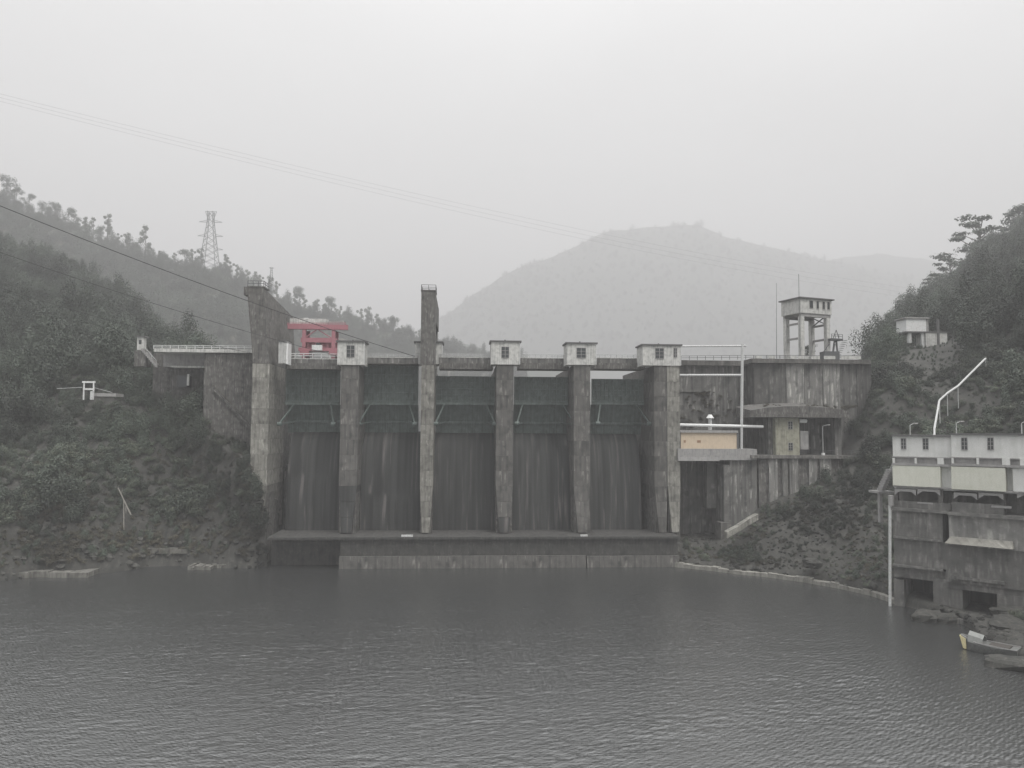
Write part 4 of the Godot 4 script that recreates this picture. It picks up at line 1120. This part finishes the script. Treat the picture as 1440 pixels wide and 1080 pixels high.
func water() -> void:
	var n1 := FastNoiseLite.new(); n1.seed = 3; n1.noise_type = FastNoiseLite.TYPE_PERLIN; n1.frequency = .36; n1.fractal_octaves = 2
	var n2 := FastNoiseLite.new(); n2.seed = 9; n2.frequency = .045; n2.fractal_octaves = 2
	var xs := [-600.0, -300.0, -180.0]; var zs := [-171.0]
	var v := -125.0
	while v < 92.0: xs.append(v); v += .45
	xs.append_array([140.0, 300.0, 600.0])
	v = -168.0
	while v < -48.0: zs.append(v); v += .23
	zs.append_array([-30.0, 0.0, 60.0, 300.0])
	var verts := PackedVector3Array(); var norms := PackedVector3Array(); var idx := PackedInt32Array()
	var hgt := func(x: float, z: float) -> float:
		var calm := clampf(.85 + n2.get_noise_2d(x, z * 2.2) * .7, .45, 1.25)
		var shore := 43.0 + 24.0 * smoothstep(-154.0, -122.0, z) - 4.0 * smoothstep(-115.0, -85.0, z)
		var lee := minf(z + 152.0, (shore - x) * 1.0) + 6.0 * n2.get_noise_2d(x * 1.6, z * 1.6)
		calm *= smoothstep(11.0, 19.0, lee) * .94 + .06
		return n1.get_noise_2d(x * 1.75 + z * .5, z * 3.7 - x * .35) * .058 * calm + n1.get_noise_2d(x * .17 + 50, z * .42) * .045 * calm
	for z in zs:
		for x in xs:
			verts.append(Vector3(x, hgt.call(x, z), z))
			var e := .1
			norms.append(Vector3(hgt.call(x - e, z) - hgt.call(x + e, z), 2 * e, hgt.call(x, z - e) - hgt.call(x, z + e)).normalized())
	var w: int = xs.size()
	for i in zs.size() - 1:
		for j in w - 1:
			var a := i * w + j
			idx.append_array([a, a + 1, a + w, a + 1, a + w + 1, a + w])
	var arr := []; arr.resize(Mesh.ARRAY_MAX)
	arr[Mesh.ARRAY_VERTEX] = verts; arr[Mesh.ARRAY_NORMAL] = norms; arr[Mesh.ARRAY_INDEX] = idx
	var am := ArrayMesh.new(); am.add_surface_from_arrays(Mesh.PRIMITIVE_TRIANGLES, arr)
	var m := plain(.24, .245, .245, .24, .91)
	m.metallic_specular = .65
	m.normal_enabled = true
	# ripples: a sum of waves that fit the tile, so that no seam shows
	var wr := RandomNumberGenerator.new(); wr.seed = 21
	var n := 256
	var cosine := PackedFloat32Array(); cosine.resize(n)
	for i in n: cosine[i] = cos(TAU * i / n)
	var gx := PackedFloat32Array(); gx.resize(n * n)
	var gy := PackedFloat32Array(); gy.resize(n * n)
	for w_i in 44:
		var kx := wr.randi_range(-26, 26); var ky := wr.randi_range(5, 36)
		var steep := .055 * wr.randf_range(.6, 1.4)
		var len := sqrt(kx * kx + ky * ky)
		var ax := steep * kx / len; var ay := steep * ky / len
		var ph := wr.randi_range(0, n - 1)
		for jj in n:
			var q := ph + ky * jj + n * 64
			for ii in n:
				var v2 := cosine[(q + kx * ii) & 255]
				gx[jj * n + ii] += ax * v2
				gy[jj * n + ii] += ay * v2
	var bytes := PackedByteArray(); bytes.resize(n * n * 3)
	for i in n * n:
		var nv := Vector3(-gx[i], -gy[i], 1).normalized()
		bytes[i * 3] = int(127.5 + 127.0 * nv.x); bytes[i * 3 + 1] = int(127.5 + 127.0 * nv.y); bytes[i * 3 + 2] = int(127.5 + 127.0 * nv.z)
	var im := Image.create_from_data(n, n, false, Image.FORMAT_RGB8, bytes)
	m.normal_texture = ImageTexture.create_from_image(im)
	m.normal_scale = .48
	m.uv1_triplanar = true; m.uv1_world_triplanar = true; m.uv1_scale = Vector3(.09, .09, .17)
	var o := MeshInstance3D.new(); o.name = "water"; o.mesh = am; o.material_override = m
	add_child(o)
	tag(o, "", "", "", "structure")

func plants(near: Array, far_side: Array, ridge: Array) -> void:
	rng.seed = 77
	var green := clump(1, GREENS, 1.0, 800); var dark := clump(2, DARKS, 1.25, 880); var dry := clump(3, DRYS, .9, 640); var tall := clump(4, DARKS, 1.9, 1900, .046)
	var place := func(ps: Array, lo: float, hi: float, sink: float) -> Array:
		var out := []
		for p in ps:
			var s := rng.randf_range(lo, hi)
			var patch := .78 + 1.0 * noise.get_noise_3dv(p * .55) + .5 * noise.get_noise_3dv(p * 1.9)
			out.append([p - Vector3(0, s * sink, 0), s * clampf(.9 + .9 * noise.get_noise_3dv(p * 1.1 + Vector3(40, 0, 0)), .6, 1.6), clampf(patch, .3, 1.4) * rng.randf_range(.85, 1.15)])
		return out
	var wing := func(p: Vector3) -> bool: return not (p.x > xx(214, -168) - 1 and p.z < -171.5 and p.z > -186) and not (p.x > xx(350, -158) and p.z < -158.4)
	var up := func(p: Vector3) -> bool: return wing.call(p) and p.y > 9 + 6 * noise.get_noise_2d(p.x * 3, p.z * 3) and p.z > -425
	var low := func(p: Vector3) -> bool: return wing.call(p) and p.y > 2.0 and p.y < 22 and p.z > -200 and noise.get_noise_2d(p.x * 4, p.z * 4) > -.22
	scatter("undergrowth", green, M.leaf, place.call(spots(near, 2.3, up), 2.2, 4.6, .15), "mixed green scrub covering the bank slope below the misty ridge", "undergrowth")
	scatter("undergrowth", dark, M.leaf, place.call(spots(near, 2.6, up), 2.6, 5.4, .12), "dark green thicket between the scrub of the bank slope", "undergrowth")
	scatter("undergrowth", tall, M.leaf, place.call(spots(near, 5.0, func(p): return up.call(p) and p.y > 22), 4.5, 9.5, .08), "taller dark trees massed on the upper bank slope", "undergrowth")
	scatter("undergrowth", dry, M.leaf, place.call(spots(near, 1.25, low), .9, 2.6, .2), "dry brown brush on the rock face above the water ledge", "undergrowth")
	var rt := func(p: Vector3) -> bool:
		var inside := p.x > xx(945, -172) and p.x < xx(1200, -162) and p.z < -156.5 and p.z > -192
		var b := (p - bo).dot(BN)
		var under := b > -13 and b < 2.5 and (p - bo).dot(BU) > -1.5
		var q := px_of(p + Vector3(0, 3.5, 0))
		var hut := q.x > 1262 and q.x < 1350 and q.y < 497 and p.z > -196
		return not inside and not under and not hut and p.z > -440
	var rup := func(p: Vector3) -> bool: return rt.call(p) and p.y > 13
	scatter("undergrowth", green, M.leaf, place.call(spots(far_side, 2.4, rup), 2.0, 4.2, .15), "green scrub on the slope above the station building", "undergrowth")
	scatter("undergrowth", dark, M.leaf, place.call(spots(far_side, 2.8, rup), 2.6, 5.0, .12), "dark thicket on the slope around the stilted hut", "undergrowth")
	scatter("undergrowth", tall, M.leaf, place.call(spots(far_side, 4.4, func(p): return rt.call(p) and p.y > 44), 4.5, 9.5, .08), "massed dark trees on the slope above the stilted hut", "undergrowth")
	scatter("undergrowth", dry, M.leaf, place.call(spots(far_side, 1.25, func(p): return rt.call(p) and p.y > 1.6 and p.y < 17 and p.z > -170), .6, 1.9, .25), "dry brush and brown grass on the rubble bank under the terrace", "undergrowth")
	scatter("undergrowth", green, M.leaf, place.call(spots(far_side, 1.7, func(p): return rt.call(p) and p.y > 1.3 and p.y < 17 and p.z > -170), .7, 2.2, .25), "low green weeds over the rubble bank under the terrace", "undergrowth")
	var ivy := []
	for i in 70:
		var px := rng.randf_range(962, 1056)
		ivy.append([at(px, rng.randf_range(556, 600) - 6.0 * sin(px * .09), -170.7), rng.randf_range(.6, 1.7), rng.randf_range(.5, 1.1)])
	for i in 60: ivy.append([at(rng.randf_range(1064, 1190), 0, -160) * Vector3(1, 0, 0) + Vector3(0, yy(1125, 573, -160) + rng.randf_range(-.5, .2), rng.randf_range(-164, -158.6)), rng.randf_range(.5, 1.4), rng.randf_range(.5, 1.1)])
	scatter("undergrowth", dark, M.leaf, place.call(spots(near, 1.9, low), 1.0, 2.8, .2), "dark low bushes rooted in the rock face above the water ledge", "undergrowth")
	scatter("undergrowth", dark, M.leaf, place.call(spots(far_side, 2.0, func(p): return rt.call(p) and p.y > 2.0 and p.y < 22 and p.z > -170), .9, 2.6, .2), "dark low bushes on the bank between kerb and terrace wall", "undergrowth")
	scatter("undergrowth", dark, M.leaf, place.call(spots(far_side, 1.5, func(p): return p.y > 18 and p.y < 60 and p.z > -215 and p.x > xx(1206, -166) and not ((p - bo).dot(BN) > -13 and (p - bo).dot(BU) > -1)), .5, 1.4, .15), "low ground cover on the slope between the stilted hut and the station roof", "undergrowth")
	scatter("ivy", dry, M.leaf, ivy, "straggling creepers and moss tufts on the closed dam wall and ledge", "creeper")
	var stone := leaf_mesh(func(st):
		var pt := func(i: int, j: int) -> Vector3:
			var a := TAU * (i % 7) / 7.0; var e := PI * (j / 4.0 - .5)
			var v := Vector3(cos(a) * cos(e), sin(e) * .7, sin(a) * cos(e))
			return v * .5 * (1.0 + .6 * noise.get_noise_3dv(v * 17.0))
		st.set_color(Color(1, 1, 1))
		for j in 4:
			for i in 7: quad(st, pt.call(i + 1, j), pt.call(i, j), pt.call(i, j + 1), pt.call(i + 1, j + 1)))
	M.stone = M.rock.duplicate()
	M.stone.vertex_color_use_as_albedo = true
	scatter("rubble", stone, M.stone, place.call(spots(near, 1.5, func(p): return p.y > .2 and p.y < 15 and p.z > -170), .3, 1.5, .1), "loose broken rock on the shore below the wooded bank", "rubble")
	scatter("rubble", stone, M.stone, place.call(spots(far_side, 1.15, func(p): return p.y > .2 and p.y < 15 and p.z > -168 and not ((p - bo).dot(BN) < .6 and (p - bo).dot(BN) > -13 and (p - bo).dot(BU) > -1)), .25, 1.3, .1), "loose broken rock on the shore between dam and station", "rubble")
	scatter("forest", tall, M.leaf, place.call(spots(ridge, 9.0, func(p): return p.z > sz_limit(p) and p.y > 34), 10.0, 17.0, .1), "misty forest covering the ridge behind the dam", "forest")
	scatter("forest", green, M.leaf, place.call(spots(ridge, 10.0, func(p): return p.z > sz_limit(p) and p.y > 34), 8.0, 14.0, .1), "paler broadleaf crowns scattered through the misty ridge forest", "forest")
	scatter("forest", tall, M.leaf, place.call(spots(far_grids[0], 30.0, func(p): return p.y > 260 and p.z > -2990), 14.0, 28.0, .42), "forest roughening the outline of the distant fog bound mountain", "forest")
	skyline_trees()

func sz_limit(p: Vector3) -> float: return -832.0 - maxf(0.0, p.x + 220.0) * .5

func skyline_trees() -> void:
	var g := "trees along the misty ridge skyline"
	var top := [[8, 247, 292, "broad"], [22, 262, 300, "broad"], [40, 270, 304, "broad"], [58, 283, 312, "dense"], [76, 284, 322, "broad"], [95, 289, 330, "broad"], [107, 299, 334, "broad"], [119, 304, 340, "slender"], [130, 305, 343, "slender"], [150, 300, 352, "slender"], [141, 318, 346, "broad"], [166, 328, 358, "slender"], [178, 326, 364, "slender"], [189, 340, 368, "slender"], [203, 316, 372, "slender"], [211, 348, 374, "slender"], [222, 352, 378, "slender"], [233, 357, 380, "broad"], [245, 355, 384, "slender"], [259, 349, 386, "broad"], [270, 350, 388, "slender"], [281, 348, 388, "slender"]]
	for s in top:
		var z := -790.0 - maxf(0.0, s[0] - 130) * .14
		var b := at(s[0], s[2] + 4, z); var h := at(s[0], s[1], z).y - b.y
		var word: String = {"broad": "broad crowned tree on the ridge skyline uphill of the pylon", "slender": "slender open crowned tree on the ridge skyline near the pylon", "dense": "dense round tree on the ridge skyline above the cable"}[s[3]]
		tree(s[3], b, h, word, g, .8)
	var px := 308.0
	while px < 600.0:
		var sky := lerpf(366, 420, (px - 308) / 112.0) if px < 420 else lerpf(420, 466, (px - 420) / 170.0)
		var z := -825.0 - maxf(0, px - 308) * .3
		var b := at(px, sky + 34, z)
		tree("slender" if rng.randf() < .7 else "broad", b, at(px, sky + rng.randf_range(-17, 8), z).y - b.y, "feathery tree on the ridge skyline between pylon and slim tower", "feathery trees on the lower ridge", .75)
		px += rng.randf_range(5.0, 9.5)
	# the other slope
	for s in [[1376, 300, 410, "layered", "tall layered tree standing clear on the steep slope skyline", -388, 1.15], [1336, 360, 432, "layered", "mid sized layered tree below the tallest one on the steep slope", -362, 1.1], [1318, 382, 440, "layered", "ragged tree leaning out of the steep slope above the hut", -346, 1.2], [1300, 402, 450, "dense", "rounded dark tree above the stilted hut", -332, 1.0], [1278, 412, 462, "dense", "rounded dark tree beside the stilted hut roof", -306, 1.0], [1260, 430, 480, "dense", "small rounded tree on the slope edge above the crest end", -286, 1.0], [1247, 458, 506, "dense", "low rounded tree where the slope meets the dam crest", -262, 1.0], [1410, 318, 372, "broad", "broad dark tree upslope of the tall layered tree", -402, 1.2], [1434, 288, 352, "broad", "broad dark tree highest on the steep slope", -408, 1.3], [1232, 488, 515, "dense", "small bushy tree at the very end of the dam crest", -192, 1.1], [1136, 482, 512, "dense", "round green shrub between the columns of the raised house", -182, 1.3]]:
		var b := at(s[0], s[2], s[5])
		tree(s[3], b, at(s[0], s[1], s[5]).y - b.y, s[4], "", s[6])

func _ready() -> void:
	rng.seed = 12
	var cam := Camera3D.new()
	cam.name = "camera"
	cam.fov = rad_to_deg(2.0 * atan(540.0 / FOCAL))
	cam.near = 0.5
	cam.far = 9000.0
	cam.position = EYE
	cam.rotation_degrees = Vector3(3.43, -3.7, 0.35)
	add_child(cam)
	cam.current = true
	cam_basis = cam.basis
	# overcast sky: brighter overhead than at the horizon, with faint cloud structure
	var cn := FastNoiseLite.new(); cn.seed = 4; cn.frequency = 1.3; cn.fractal_octaves = 4
	var im := Image.create(512, 256, false, Image.FORMAT_RGBF)
	for j in 256:
		var el := PI * (.5 - (j + .5) / 256.0)
		for i in 512:
			var az := TAU * i / 512.0
			var up := maxf(0.0, sin(el))
			var k := .41 + .04 * up + 1.9 * pow(up, 4.5)
			var c := 1.0 + .13 * cn.get_noise_3d(cos(az) * cos(el), sin(el) * 2.0, sin(az) * cos(el))
			var v := k * c * 1.0 if el > 0 else .12
			im.set_pixel(i, j, Color(v, v, v))
	var sm := PanoramaSkyMaterial.new(); sm.panorama = ImageTexture.create_from_image(im)
	var sky := Sky.new(); sky.sky_material = sm
	var e := Environment.new()
	e.background_mode = Environment.BG_SKY
	e.sky = sky
	e.tonemap_mode = Environment.TONE_MAPPER_LINEAR
	e.tonemap_exposure = 2.6
	e.sdfgi_enabled = true; e.ssao_enabled = true; e.ssil_enabled = true
	e.fog_enabled = true
	e.fog_density = 0.0007
	e.fog_light_color = Color(.972, .972, .98)
	var we := WorldEnvironment.new(); we.name = "environment"; we.environment = e
	add_child(we)
	var sun := DirectionalLight3D.new()
	sun.name = "sun"
	sun.light_energy = .5
	sun.light_angular_distance = 25.0
	sun.light_color = Color(1, .985, .96)
	sun.shadow_enabled = true
	sun.sky_mode = DirectionalLight3D.SKY_MODE_LIGHT_ONLY
	sun.rotation_degrees = Vector3(-58, 35, 0)
	add_child(sun)
	make_materials()
	bo = on_level(1255, 852, 0)
	build_land()
	build_dam()
	for k in 5: gate(BAYS[k], ["dark green steel gate in the bay by the bank tower", "dark green steel gate between the crane cabin and the slim tower", "dark green steel gate in the bay beside the slim tower, pale gap above", "dark green steel gate between the two single-window cabins", "dark green steel gate in the bay before the widest cabin"][k])
	build_crest_things()
	intake_house()
	terrace()
	station()
	small_things()
	boat()
	lines_and_pylons()
